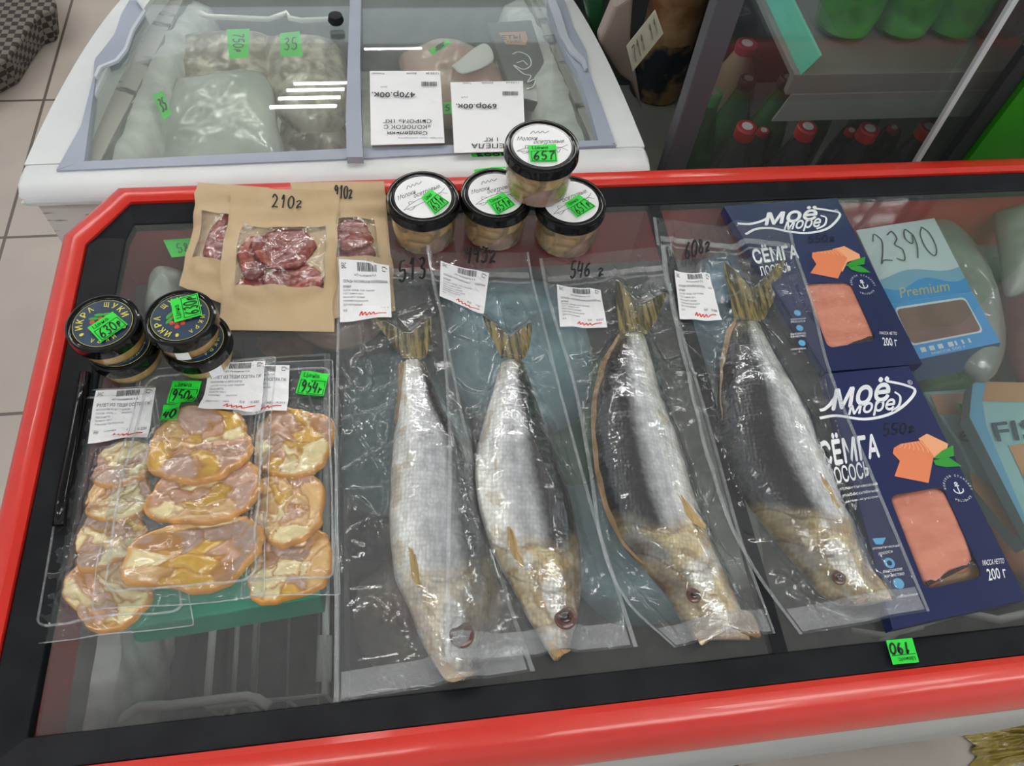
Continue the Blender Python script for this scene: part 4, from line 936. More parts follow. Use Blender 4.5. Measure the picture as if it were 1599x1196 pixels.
        for i_ in range(k): j_ = (i_+1) % k; fs.append((i_, j_, 4*k+j_, 4*k+i_))
        mb.add(vs, fs); raise_grid(vs[:k*4]); return mb.build(nm, m_, root, smooth='auto', label=lab)
    fin([base[0], tail[0], ((tail[0][0]*.45+notch[0]*.55), (tail[0][1]*.45+notch[1]*.55)), notch, ((tail[1][0]*.45+notch[0]*.55), (tail[1][1]*.45+notch[1]*.55)), tail[1], base[1], base[0]], 'tail_fin', FIN, .006, .003, 'forked yellow brown tail fin')
    if pect:
        fin(pect, 'pectoral_fin', FINY, W_*hmax+.001, .0012)
    if flap: fin(flap, 'cut_belly_edge', mat('belly_flesh_%d' % seed, hexc('a98b62'), rough=.35, col2=hexc('86683f'), nscale=60, coat=.8), .006, .004, 'brownish cut belly edge')
    if dorsal: fin(dorsal, 'dorsal_fin', FIN, .005, .001)
    if eye:
        e_ = P(*cr(eye)[0], zr+.006)
        zt = max(v_[2] for v_ in tops if (v_[0]-e_[0])**2+(v_[1]-e_[1])**2 < .00003) if any((v_[0]-e_[0])**2+(v_[1]-e_[1])**2 < .00003 for v_ in tops) else zr
        mb = MB(); mb.sphere((e_[0], e_[1], zt-.0012), eyer, (1, 1.05, .25)); ob = mb.build('eye', EYE, root, smooth=True)
        mb = MB(); mb.sphere((e_[0], e_[1], zt+eyer*.12-.0004), eyer*.52, (1, 1, .3)); mb.build('pupil', PUPIL, ob, smooth=True)
        raise_grid([(e_[0], e_[1], zt+eyer*.35)])
    if mouth:
        fin(mouth, 'jaw', mat('jaw_%d' % seed, hexc('c2a06a'), rough=.35, col2=hexc('7a5c3a'), nscale=40, coat=.8), .010, .004, 'open yellow brown jaw')
    return root
# ---- film bags draped over what lies below
def film_bag(corners, label, zc=None, name='vacuum_bag', lift_top=0, seed=0, dil=16, bl=5, m_=None, amp=.0034, group='vacuum bags of herring', cat='bag', rows=200, colsn=84, seal=.05, bulge=None, seal_top=True):
    """corners: TL,TR,BR,BL pixels (edges may be given as lists of pixels: left edge top->bottom, right edge top->bottom)"""
    left, right = corners
    tz_ = [GZ+.003 + (lift_top if i == 0 else 0) for i in range(len(left))]
    L_ = smooth_line([P(x, y, tz_[i]) for i, (x, y) in enumerate(left)], 8)
    tz_ = [GZ+.003 + (lift_top if i == 0 else 0) for i in range(len(right))]
    R_ = smooth_line([P(x, y, tz_[i]) for i, (x, y) in enumerate(right)], 8)
    def rs(pl, n):
        d = np.r_[0, np.cumsum([np.linalg.norm(b-a) for a, b in zip(pl, pl[1:])])]; t = np.linspace(0, d[-1], n)
        return np.stack([np.interp(t, d, [p[k] for p in pl]) for k in range(3)], 1)
    La, Ra = rs(L_, rows), rs(R_, rows)
    low = drape(3, 0); g = drape(bl, dil)
    U = np.linspace(0, 1, colsn)
    X = La[:, None, :]*(1-U[None, :, None])+Ra[:, None, :]*U[None, :, None]
    gx, gy = X[..., 0], X[..., 1]
    Hh = np.maximum(g(gx, gy), low(gx, gy))
    cr_ = np.zeros_like(Hh); fine = np.zeros_like(Hh)
    for i in range(rows):
        for j in range(colsn):
            x, y = gx[i, j], gy[i, j]; wx = x+.02*noise.noise((x*12, y*12, seed)); wy = y+.02*noise.noise((x*12, y*12, seed+7))
            a = abs(noise.noise((wx*30+wy*8+seed*3, wy*12, seed))); b = abs(noise.noise((wx*13-wy*6, wy*34+seed*5, seed+3))); c = noise.noise((x*60, y*60, seed+2))
            cr_[i, j] = max(0, 1-a*7)**2+.8*max(0, 1-b*7)**2; fine[i, j] = c
    v = np.linspace(0, 1, rows)[:, None]; u = U[None, :]
    edge = np.minimum(np.minimum(u, 1-u)*9, np.minimum(v, 1-v)*22).clip(0, 1)
    on = ((Hh-GZ)/.012).clip(0, 1)
    top = Hh+.0009+(amp*cr_*(1-.75*on)+.0004*fine*(1-.5*on))*edge*1.0
    if bulge: top = top+bulge*np.sin(np.pi*u)**.5*np.sin(np.pi*v)**.5
    lift = lift_top*((1-v/.10).clip(0, 1))**1.5 if lift_top else 0*v
    top = top+lift
    mb = MB(); vs = [(gx[i, j], gy[i, j], top[i, j]) for i in range(rows) for j in range(colsn)]
    fs = [(i*colsn+j, i*colsn+j+1, (i+1)*colsn+j+1, (i+1)*colsn+j) for i in range(rows-1) for j in range(colsn-1)]
    mb.add(vs, fs)
    c = X[rows//2, colsn//2]
    root = thing(name, (c[0], c[1], GZ), label, cat, group)
    mb.build('film', m_ or FILM, root, smooth=True)
    # seal bands: top zip ridges and bottom weld
    if seal:
        for (v0, v1, nm) in ((1-seal, .999, 'bottom_seal'),) + (((.055, .068, 'zip_ridge'), (.078, .085, 'zip_ridge')) if seal_top else ()):
            a, b = int(v0*(rows-1)), max(int(v0*(rows-1))+1, int(v1*(rows-1))); mb = MB()
            vs = [(gx[i, j], gy[i, j], top[i, j]+.0004) for i in range(a, b+1) for j in range(3, colsn-3)]; k = colsn-6
            mb.add(vs, [(i*k+j, i*k+j+1, (i+1)*k+j+1, (i+1)*k+j) for i in range(b-a) for j in range(k-1)]); mb.build(nm, SEAL, root, smooth=True)
    for (a, b) in ((0, 2), (colsn-3, colsn-1)):
        mb = MB(); vs = [(gx[i, j], gy[i, j], top[i, j]+.0005) for i in range(rows) for j in range(a, b+1)]
        mb.add(vs, [(i*3+j, i*3+j+1, (i+1)*3+j+1, (i+1)*3+j) for i in range(rows-1) for j in range(2)]); mb.build('side_seal', SEAL, root, smooth=True)
    raise_grid([(gx[i, j], gy[i, j], top[i, j]) for i in range(rows) for j in range(colsn)])
    return root

# ---- swirled slices (sturgeon roll, dried meat)
def slice_(name, cx, cy, rx, ry, cr, label, group, m_, pal, rim, seed, th=.007, zz=GZ, ang=0, nseed=9, rough=.10, bump_=1.0, g=None, cat='sliced fish', rimw=.13, tan=None, grid=None):
    rr = random.Random(seed); c = P(*cr((cx, cy))[0], zz+th); sx = np.linalg.norm(P(*cr((cx+rx, cy))[0], zz+th)-c); sy = np.linalg.norm(P(*cr((cx, cy-ry))[0], zz+th)-c)
    g = g or drape(20, 3); ca, sa = math.cos(ang), math.sin(ang)
    seeds = [(rr.uniform(-.8, .8), rr.uniform(-.8, .8), rr.choice(pal), rr.uniform(.8, 1.1)) for _ in range(nseed)]
    nr, na = 34, 110; vs, cs, fs = [], [], []
    for i in range(nr+1):
        r = i/nr
        for k in range(na):
            a = 2*math.pi*k/na
            out_ = 1+rough*noise.noise((math.cos(a)*1.3+seed, math.sin(a)*1.3, seed))+rough*.25*noise.noise((math.cos(a)*5, math.sin(a)*5, seed))
            x, y = r*math.cos(a)*out_, r*math.sin(a)*out_
            wx = x+.35*noise.noise((x*1.6, y*1.6, seed+2))+.10*noise.noise((x*5, y*5, seed)); wy = y+.35*noise.noise((x*1.6, y*1.6, seed+9))+.10*noise.noise((x*5, y*5, seed+4))
            ds = sorted((math.hypot(wx-s0, (wy-s1)*1.3), n_) for n_, (s0, s1, _, _) in enumerate(seeds)); e = ds[1][0]-ds[0][0]; s_ = seeds[ds[0][1]]
            col = np.array(s_[2])*s_[3]; t = min(1, e/.07)
            groove = np.array(rim)*(.62 if nseed > 10 else .9); col = groove*(1-t)+col*t
            col = col*(1+.18*noise.noise((wx*7, wy*7, seed)))
            fib = noise.noise((wx*4+seed, wy*22, 3)); col = col*(1+.10*fib)
            rt = min(1, max(0, (r-(1-rimw))/(rimw*.5))); col = col*(1-rt)+np.array(rim)*(.9+.3*noise.noise((a*3, r*5, seed)))*rt
            X_, Y_ = c[0]+(x*ca*sx-y*sa*sy), c[1]+(x*sa*sx+y*ca*sy)
            base = float(g(X_, Y_)); hz = th*max(0, 1-r**7)**.5*(1-.0*r)+bump_*(.0016*min(1, e/.18)-.0008)*(1-r**4)+bump_*.0009*noise.noise((x*4, y*4, seed))*(1-r**4)+bump_*.0012*rt*(1-r**9)
            vs.append((X_, Y_, base+.0006+max(hz, .0002))); cs.append(tuple(np.clip(col, .01, 1)))
    n0 = len(vs)
    for i in range(nr+1):
        for k in range(na): p = vs[i*na+k]; vs.append((p[0], p[1], min(p[2]-.0001, float(g(p[0], p[1]))+.0003))); cs.append(tuple(rim))
    for i in range(nr):
        for k in range(na): k2 = (k+1) % na; fs.append((i*na+k, (i+1)*na+k, (i+1)*na+k2, i*na+k2)); fs.append((n0+i*na+k, n0+i*na+k2, n0+(i+1)*na+k2, n0+(i+1)*na+k))
    for k in range(na): k2 = (k+1) % na; fs.append((nr*na+k, n0+nr*na+k, n0+nr*na+k2, nr*na+k2))
    mb = MB(); mb.add(vs, fs, cs); o = mb.build(name, m_, None, smooth=True); tag(o, label, cat, group)
    raise_grid(vs[:n0]); return o

# ---------------- sturgeon roll trays
BEIG, PINKF, GREYFL, CREAM, YELF = [tuple(map(float, hexc(h))) for h in ('e2b87f', 'cda188', 'b89888', 'eedca8', 'd6a948')]
RIMC = hexc('dc9c48')
PAL = [BEIG, PINKF, PINKF, GREYFL, CREAM, YELF, BEIG, CREAM]
def roll(cx, cy, rx, ry, seed, lab, ang=0, th=.007): return slice_('sturgeon_slice', cx, cy, rx, ry, c5, lab, 'slices of sturgeon roll', STURG, PAL, RIMC, seed, ang=ang, th=th, rough=.22, nseed=15, bump_=1.5)
def tray(px, label, seed, r=.1, hgt=.004):
    """flat vacuum tray: flange, rounded well line, top skin"""
    q = QZ(px, GZ+.001); root = thing('vacuum_tray', tuple(q.map(.5, .5)[:2])+(GZ,), label, 'tray', 'vacuum trays of sliced sturgeon roll')
    return q, root
def tray_skin(q, root, seed, name='skin_film', dil=4, amp=.0022):
    g = drape(1, dil); low = drape(1, 0); rows, cols = 110, 70; mb = MB(); vs = []
    for i in range(rows):
        for j in range(cols):
            u, v = j/(cols-1), i/(rows-1); p = q.map(u, v); z = max(float(g(p[0], p[1])), float(low(p[0], p[1])))+.0008
            x, y = p[0], p[1]; wx = x+.015*noise.noise((x*20, y*20, seed)); a = abs(noise.noise((wx*55, y*45, seed))); b = abs(noise.noise((wx*30, y*80, seed+3)))
            e_ = min(u, 1-u, v, 1-v); z += amp*(max(0, 1-a*5)**2+.7*max(0, 1-b*5)**2)*min(1, e_*14)
            vs.append((x, y, z))
    mb.add(vs, [(i*cols+j, i*cols+j+1, (i+1)*cols+j+1, (i+1)*cols+j) for i in range(rows-1) for j in range(cols-1)])
    mb.build(name, TRAYF, root, smooth=True)
    low = sampler(np.maximum(HG, 0)); raise_grid(vs)
    gg = drape(2, 0)
    # raised rounded well edge and flange edge
    for box, rad, w_, h_ in (((.055, .04, .945, .945), .10, .0022, .0014), ((.0, .0, 1, 1), .03, .0012, .0006)):
        pts, uv = rrect(q, box, rad, 0); pts.append(pts[0]); 
        dn = []
        for a_, b_ in zip(pts, pts[1:]):
            for t in np.linspace(0, 1, 8)[:-1]: dn.append(a_*(1-t)+b_*t)
        dn.append(pts[0]); mb = MB(); mb.tube([(p[0], p[1], float(gg(p[0], p[1]))+.0008) for p in dn], w_*.5, 6); mb.build('well_edge' if rad > .05 else 'flange_edge', SEAL, root, smooth=True)
SILV = film('silvery_tray_base', tint=(.95, .97, .97), gloss=1.4, haze=.015, rough=.12, bump=.5, bscale=30, minf=.05)
def tray_base(q, root):
    g = drape(3, 0); mb = MB(); vs = []
    for i in range(40):
        for j in range(24): p = q.map(.0+1*j/23, 0+1*i/39); vs.append((p[0], p[1], float(g(p[0], p[1]))+.0004+.0002*noise.noise((p[0]*70, p[1]*70, 1))))
    mb.add(vs, [(i*24+j, i*24+j+1, (i+1)*24+j+1, (i+1)*24+j) for i in range(39) for j in range(23)]); mb.build('tray_base', SILV, root, smooth=True); raise_grid(vs)
Ltitle = 'РУЛЕТ ИЗ ТЕШИ ОСЕТРА Г/К'; Llines = ['изготовлен из мяса осетра', 'Состав: осетр, соль пищевая', 'Масса нетто', 'Хранить при t', 'Упаковано под вакуумом', '', 'Дата изготовления']
# left tray
q, rt = tray(c5((300, 182), (612, 162), (772, 1112), (100, 1190)), 'left vacuum tray of four overlapping sturgeon roll slices, nearest the long black handle', 1)
tray_base(q, rt)
roll(425, 975, 185, 135, 11, 'lowest slice of the left sturgeon tray, at the bottom corner', -.5); roll(430, 765, 150, 125, 12, 'third slice down in the left sturgeon tray'); roll(470, 600, 145, 105, 13, 'second slice down in the left sturgeon tray'); roll(490, 470, 125, 100, 14, 'topmost slice of the left sturgeon tray, just under its white label')
tray_skin(q, rt, 1)
ship_label(rt, QZ(c5((380, 175), (617, 163), (590, 370), (350, 390)), GZ+.004, drape(10, 2)), Ltitle, Llines, h=.0016, wt='0.220')
# right tray
q, rt = tray(c5((1040, 70), (1322, 58), (1352, 990), (960, 1010)), 'right vacuum tray of sturgeon roll slices with a green 954 sticker', 2)
tray_base(q, rt)
roll(1150, 850, 185, 150, 21, 'lowest slice of the right sturgeon tray', .5); roll(1140, 640, 150, 150, 22, 'middle slice of the right sturgeon tray', .3); roll(1165, 380, 165, 150, 23, 'topmost slice of the right sturgeon tray, under the 954 sticker')
tray_skin(q, rt, 2)
ship_label(rt, QZ(c5((935, 72), (1150, 75), (1145, 272), (920, 270)), GZ+.004, drape(10, 2)), Ltitle, Llines, h=.0016, wt='0.213')
price_tag(rt, QZ(c5((1200, 102), (1307, 112), (1287, 202), (1175, 190)), GZ+.004, drape(6, 1)), '954p', w=.0014, h=.0022)
# middle tray on top
q, rt = tray(c5((568, 100), (1097, 45), (1062, 1000), (390, 1065)), 'middle vacuum tray of three large sturgeon roll slices, lying over both other trays', 3)
tray_base(q, rt)
roll(778, 815, 262, 150, 31, 'lowest and widest slice of the middle sturgeon tray', .12, .008); roll(812, 575, 238, 135, 32, 'second slice of the middle sturgeon tray', .1, .008); roll(795, 395, 210, 165, 33, 'topmost slice of the middle sturgeon tray, below its white label', 0, .008)
tray_skin(q, rt, 3)
dr = drape(10, 2)
price_tag(rt, QZ(c5((650, 236), (725, 232), (712, 310), (640, 308)), GZ+.004, dr), '40', head='', w=.0018, h=.0012)
price_tag(rt, QZ(c5((686, 138), (802, 142), (776, 236), (664, 231)), GZ+.004, dr), '950p', w=.0014, h=.0018)
ship_label(rt, QZ(c5((835, 66), (1056, 60), (1041, 268), (799, 268)), GZ+.004, dr), Ltitle, Llines, h=.0018, wt='0.232')

# ---------------- kraft pouches
c4b = crop(60, 290, 2.855)
MEATC = [tuple(hexc(h)) for h in ('8a2f24', 'a8442c', '6a2220', '92362a')]
def pouch(px, win, label, slices, seed, num=None, numbox=None, thick=.010):
    q = QZ(px, GZ+.001); root = thing('kraft_pouch', tuple(q.map(.5, .5)[:2])+(GZ,), label, 'pouch', 'kraft pouches of dried meat')
    g = drape(12, 4)
    mb = MB(); NB = 24
    vs = [(*q.map(j/NB, i/NB)[:2], float(g(*q.map(j/NB, i/NB)[:2]))+.0005) for i in range(NB+1) for j in range(NB+1)]
    mb.add(vs, [(i*(NB+1)+j, i*(NB+1)+j+1, (i+1)*(NB+1)+j+1, (i+1)*(NB+1)+j) for i in range(NB) for j in range(NB)]); mb.build('back_panel', KRAFT, root, smooth=True)
    raise_grid(vs)
    for s_ in slices: slice_('dried_meat_slice', *s_[:4], c4b, s_[5], 'slices of dried meat in the kraft pouches', JERKY, MEATC, hexc('8a3328'), s_[4], th=.0045, rough=.2, nseed=5, bump_=.6, rimw=.05, cat='dried meat', g=drape(12, 3))
    # front panel with window hole
    (wu0, wv0, wu1, wv1) = win
    us = sorted(set(np.round(np.r_[np.linspace(0, wu0, 9), np.linspace(wu0, wu1, 25), np.linspace(wu1, 1, 9)], 5))); vv = sorted(set(np.round(np.r_[np.linspace(0, .06, 3), np.linspace(.06, wv0, 9), np.linspace(wv0, wv1, 25), np.linspace(wv1, 1, 13)], 5)))
    g2 = drape(8, 4); 
    def surf(u, v, ex=0):
        p = q.map(u, v); e_ = min(1, min(u, 1-u)*6)*min(1, max(0, (v-.16))*5)*min(1, (1-v)*6)
        z = max(float(g(p[0], p[1]))+.0009, float(g2(p[0], p[1]))+.0005)+(thick-.006)*max(0, e_)**.6+.0012*noise.noise((u*5+seed, v*5, seed))*e_+.0012*max(0, 1-abs(noise.noise((u*6+v*3, v*4-u*2, seed)))*9)*e_+ex
        if .085 < v < .1 or .118 < v < .13: z += .0006
        return (p[0], p[1], z)
    # wavy side outline
    def wob(u, v): return u+(.012*math.sin(v*9+seed)+.010*math.sin(v*21))*(2*u-1)*(v > .1)
    idx = {}; mb = MB(); mw = MB(); vs = []
    for i, v in enumerate(vv):
        for j, u in enumerate(us): idx[i, j] = len(vs); vs.append(surf(wob(u, v), v))
    fk, fw = [], []
    rc = .10
    for i in range(len(vv)-1):
        for j in range(len(us)-1):
            u, v = (us[j]+us[j+1])/2, (vv[i]+vv[i+1])/2; f = (idx[i, j], idx[i, j+1], idx[i+1, j+1], idx[i+1, j])
            (fw if wu0 < u < wu1 and wv0 < v < wv1 else fk).append(f)
    def compact(fl, dz=0):
        used_ = sorted({i for f in fl for i in f}); mp = {a: b for b, a in enumerate(used_)}; m_ = MB(); m_.add([(vs[i][0], vs[i][1], vs[i][2]+dz) for i in used_], [tuple(mp[i] for i in f) for f in fl]); return m_
    compact(fk).build('front_panel', KRAFT, root, smooth=True)
    wnd = compact(fw); wnd.v = [(x, y, z+.0007*noise.noise((x*90, y*90, seed))+.0016*max(0, 1-abs(noise.noise((x*35, y*35, seed+1)))*6)) for x, y, z in wnd.v]; wnd.build('window', WINF, root, smooth=True, label='clear crinkled window')
    raise_grid(vs)
    if num:
        mb = MB(); qq = QZ(numbox, GZ+.002, drape(2, 1)); hand(mb, qq, num, .0017, .0012); mb.build('handwriting', INK, root)
    return root
pouch(c4b((728, 28), (1040, 50), (900, 560), (628, 445)), (.13, .28, .95, .72), 'left kraft pouch of dried meat, partly under the front pouch', [(795, 350, 105, 58, 41, 'lower dried meat slice in the left kraft pouch'), (830, 250, 88, 112, 42, 'upper dried meat slice in the left kraft pouch')], 1)
pouch(c4b((1133, 28), (1545, 22), (1592, 556), (1240, 600)), (.18, .27, .86, .60), 'right kraft pouch of dried meat, behind the front pouch and beside the milt jars', [(1400, 310, 100, 80, 44, 'lower dried meat slice in the right kraft pouch'), (1390, 225, 105, 75, 43, 'upper dried meat slice in the right kraft pouch')], 2, '910g', c4b((1325, 40), (1410, 45), (1405, 85), (1325, 85)))
pouch(c4b((875, 52), (1347, 65), (1318, 650), (800, 642)), (.13, .27, .90, .735), 'front kraft pouch of dried meat, marked 210', [(985, 450, 100, 62, 47, 'lower left dried meat slice in the front kraft pouch'), (1140, 425, 130, 78, 46, 'lower right dried meat slice in the front kraft pouch'), (962, 335, 62, 98, 48, 'narrow left dried meat slice in the front kraft pouch'), (1100, 280, 135, 98, 45, 'large top dried meat slice in the front kraft pouch')], 3, '210g', c4b((1045, 75), (1190, 85), (1185, 128), (1045, 122)))

# ---------------- jars
def arc_text(mb, r, s_, a0, step, size, z, m_h=0):
    for i, ch in enumerate(s_):
        v, f = text_geo(ch, .02)
        if not len(v): continue
        a = math.radians(a0-step*i); w_ = size*.75
        mb.add([((r+(y-.5)*size)*math.cos(a)+(x-.5)*w_*math.sin(a), (r+(y-.5)*size)*math.sin(a)-(x-.5)*w_*math.cos(a), z) for x, y in v], f)
def caviar_jar(tagpts=None, txt='630p', decorated=True):
    r, h = .0305, .030
    t = thing('caviar_jar', (0, 0, 0), 'x', 'jar', 'small jars of pike caviar')
    mb = MB(); mb.lathe([(r*.80, 0), (r*.88, .002), (r*.90, .006), (r*.90, h-.010), (r*.86, h-.006)], 56); mb.build('glass', JARGLASS, t, smooth='auto')
    mb = MB(); mb.lathe([(r*.78, .0012), (r*.85, .003), (r*.87, .006), (r*.87, h-.010)], 56); mb.build('caviar', CAVIAR, t, smooth='auto')
    mb = MB(); mb.lathe([(r*.93, h-.0125), (r*1.0, h-.0115), (r*1.0, h-.004), (r*.985, h-.001), (r*.93, h), (r*.86, h-.0005), (r*.84, h-.0012)], 64); l_ = mb.build('lid', BLACKG, t, smooth='auto')
    zt = h-.0010
    for nm, rr_, m_, dz in (('label_ring', .80, mat_once('gold_ring', hexc('c9b95a')), .0), ('label_disc', .785, mat_once('blue_label', hexc('10243c'), hexc('173a5a')), .00015)):
        mb = MB(); mb.lathe([(r*rr_, zt+dz-.0001), (r*rr_, zt+dz)], 56); mb.build(nm, m_, l_)
    mb = MB(); arc_text(mb, r*.62, 'ИКРА ЩУКИ', 190, 21, .0058, zt+.0004); arc_text(mb, r*.62, '• ИКРА •', -20, 18, .004, zt+.0004); mb.build('label_text', mat_once('yellow_print', hexc('d8d04a')), l_)
    mb = MB()
    for i in range(14):
        a = i*2.4; rr_ = .0028*math.sqrt(i); mb.sphere((rr_*math.cos(a)*1.1, rr_*math.sin(a)*.8-.001, zt+.0004), .0022, (1, 1, .12), 12, 6)
    mb.build('label_picture', mat_once('berry_print', hexc('c8562a'), hexc('b8342a')), l_)
    mb = MB()
    for a in (.4, 1.2, 2.0, 2.8): mb.sphere((.008*math.cos(a), .006*math.sin(a)+.003, zt+.0004), .003, (1.4, .6, .1), 10, 6)
    mb.build('label_leaves', LEAF, l_)
    return t
_mo = {}
def mat_once(n, c, c2=None):
    if n not in _mo: _mo[n] = mat(n, c, rough=.4, col2=c2, nscale=60)
    return _mo[n]
cj = caviar_jar()
zc0 = GZ+.0015
J1, J2 = P(160, 504, .921), P(281, 495, .921)
specs = [(J1[0]+.0045, J1[1]-.001, zc0, .3, 'lower jar of the left pair of pike caviar jars'), (J1[0], J1[1], zc0+.0302, .05, 'upper jar of the left pair of pike caviar jars, slanted 630 sticker'), (J2[0]+.005, J2[1]-.003, zc0, .9, 'lower jar of the right pair of pike caviar jars, next to the kraft pouches'), (J2[0], J2[1], zc0+.0302, .95, 'upper jar of the right pair of pike caviar jars, upright 630 sticker')]
cjs = []
for i, (x, y, z, rz, lb) in enumerate(specs):
    o = cj if i == 0 else copy_tree(cj); place(o, (x, y, z), rz, label=lb); cjs.append(o)
bpy.context.view_layer.update()
def sticker_on(root, px, z, txt, **k):
    """sticker parented to a placed (maybe rotated) root"""
    q = QZ(px, z); o = price_tag(None, q, txt, n=1, **k); o.parent = root; o.matrix_parent_inverse = root.matrix_world.inverted(); return o
sticker_on(cjs[1], [(137, 512), (176, 487), (200, 507), (158, 535)], zc0+.0602+.0003, '630p', w=.0012)
sticker_on(cjs[3], [(273, 504), (266, 469), (309, 458), (316, 492)], zc0+.0602+.0003, '630p', w=.0012)
def side_label(root, cx, cy, r, ang, z0, z1, w_, m_=PAPER, qr=True):
    mb = MB(); n = 8; vs = []
    for i in range(n+1):
        a = ang+(i/n-.5)*w_/r; vs += [(cx+r*math.cos(a), cy+r*math.sin(a), z0), (cx+r*math.cos(a), cy+r*math.sin(a), z1)]
    mb.add(vs, [(2*i, 2*i+2, 2*i+3, 2*i+1) for i in range(n)]); o = mb.build('side_label', m_, None); o.parent = root; o.matrix_parent_inverse = root.matrix_world.inverted()
side_label(cjs[3], specs[3][0], specs[3][1], .0279, -1.6, zc0+.0302+.004, zc0+.0302+.016, .012)
side_label(cjs[2], specs[2][0], specs[2][1], .0279, -1.0, zc0+.003, zc0+.015, .012)

def milt_jar():
    r, h = .0365, .055
    t = thing('milt_jar', (0, 0, 0), 'x', 'jar', 'glass jars of sturgeon milt')
    mb = MB(); mb.lathe([(r*.78, 0), (r*.86, .003), (r*.88, .010), (r*.90, .020), (r*.91, h-.018), (r*.88, h-.010)], 64); mb.build('glass', JARGLASS, t, smooth='auto')
    # folded milt chunks: angular petals inside
    mb = MB(); vs, cs, fs = [], [], []; na, nz = 110, 30; cols = [np.array(hexc(h)) for h in ('a8845f', 'b98f63', '8f7354', 'c4a273', '9a7468', '7f6748')]; rr = random.Random(5); sd = [(rr.uniform(0, 6.28), rr.uniform(.0, .045), cols[i % 6]) for i in range(22)]
    for k in range(nz+1):
        for i in range(na):
            a = 2*math.pi*i/na; z = .0025+(h-.018)*k/nz
            wa = a+.5*noise.noise((math.cos(a)*2, math.sin(a)*2, z*60)); ds = sorted(((math.hypot(((wa-s0+math.pi) % (2*math.pi)-math.pi)*.030, (z-s1)*.8), j) for j, (s0, s1, _) in enumerate(sd))); e = ds[1][0]-ds[0][0]
            rr_ = r*.83+.0012*min(1, e/.004)+.0008*noise.noise((math.cos(a)*6, math.sin(a)*6, z*150))-(r*.05 if k == 0 else 0)
            c = sd[ds[0][1]][2]*(.75+.35*min(1, e/.003))*(1+.2*noise.noise((math.cos(a)*5, math.sin(a)*5, z*200))); vs.append((rr_*math.cos(a), rr_*math.sin(a), z)); cs.append(tuple(np.clip(c, .01, 1)))
    fs = [(k*na+i, k*na+(i+1) % na, (k+1)*na+(i+1) % na, (k+1)*na+i) for k in range(nz) for i in range(na)]+[tuple(range(na))[::-1], tuple(nz*na+i for i in range(na))]
    mb.add(vs, fs, cs); mb.build('milt', MILT, t, smooth=True)
    mb = MB(); mb.lathe([(r*.97, h-.0125), (r*1.0, h-.012), (r*1.0, h-.010), (r*.985, h-.009), (r*.99, h-.003), (r*.965, h-.0008), (r*.91, h), (r*.86, h-.0004), (r*.83, h-.0014), (r*.81, h-.0014)], 72); l_ = mb.build('lid', BLACKG, t, smooth='auto')
    zt = h-.0012
    mb = MB(); mb.lathe([(r*.77, zt-.0002), (r*.77, zt)], 64); d_ = mb.build('lid_label', PAPER, l_, label='round white lid label')
    Q = Quad([(-r*.77, r*.77, zt), (r*.77, r*.77, zt), (r*.77, -r*.77, zt), (-r*.77, -r*.77, zt)])
    mb = MB(); text(mb, Q, 'Молоки', .0002, .005, (.10, .27, .44, .37), .1); text(mb, Q, 'осетровые.', .0002, .005, (.36, .38, .90, .48), .1)
    stroke(mb, smooth_line([Q.map(a, b, .0002) for a, b in ((.33, .21), (.40, .14), (.42, .2), (.48, .15), (.5, .2), (.56, .15), (.58, .2), (.66, .16))], 4), .0006); mb.build('label_text', GREYINK, d_)
    mb = MB()
    for ln in (((.05, .62), (.2, .56), (.4, .52), (.62, .52), (.8, .56), (.94, .50)), ((.05, .62), (.22, .63), (.45, .62), (.7, .6), (.82, .57), (.92, .64)), ((.2, .56), (.22, .49), (.3, .53)), ((.12, .62), (.17, .68), (.28, .63)), ((.5, .52), (.55, .46), (.62, .52)), ((.72, .6), (.75, .68), (.8, .6))):
        stroke(mb, smooth_line([Q.map(a, b, .0002) for a, b in ln], 4), .0005)
    mb.build('fish_drawing', GREYINK, d_)
    return t
mj = milt_jar(); zj = GZ+.001
jspec = [(P(660.5, 306, .916), zj, .45, 'milt jar at the left of the back row, beside the right kraft pouch', [(704.6, 299), (668, 313), (679, 335), (699, 316)]),
         (P(775, 301, .916), zj, .30, 'milt jar in the middle of the back row, left under the stacked jar', None),
         (P(892, 313, .916), zj, .42, 'milt jar at the right of the back row, right under the stacked jar', None),
         (P(847, 225, .972), zj+.0555, .0, 'topmost milt jar, stacked across two others', None)]
mjs = []
for i, (p, z, rz, lb, _) in enumerate(jspec):
    o = mj if i == 0 else copy_tree(mj); place(o, (p[0], p[1], z), rz, label=lb); mjs.append(o)
bpy.context.view_layer.update()
c5b = crop(580, 180, 4.208)
sticker_on(mjs[0], c5b((330, 540), (385, 490), (517, 575), (418, 655))[0:1]+c5b((388, 488), (515, 575), (418, 655))[0:1]+c5b((515, 575), (418, 655)), zj+.0549, '651p', w=.0010)
sticker_on(mjs[1], c5b((755, 560), (868, 508), (945, 590), (828, 658)), zj+.0549, '651p', w=.0010)
sticker_on(mjs[2], c5b((1270, 580), (1362, 522), (1475, 600), (1352, 675)), zj+.0549, '651p', w=.0010)
sticker_on(mjs[3], c5b((1030, 200), (1212, 192), (1222, 305), (1045, 308)), zj+.1104, '657', w=.0016)

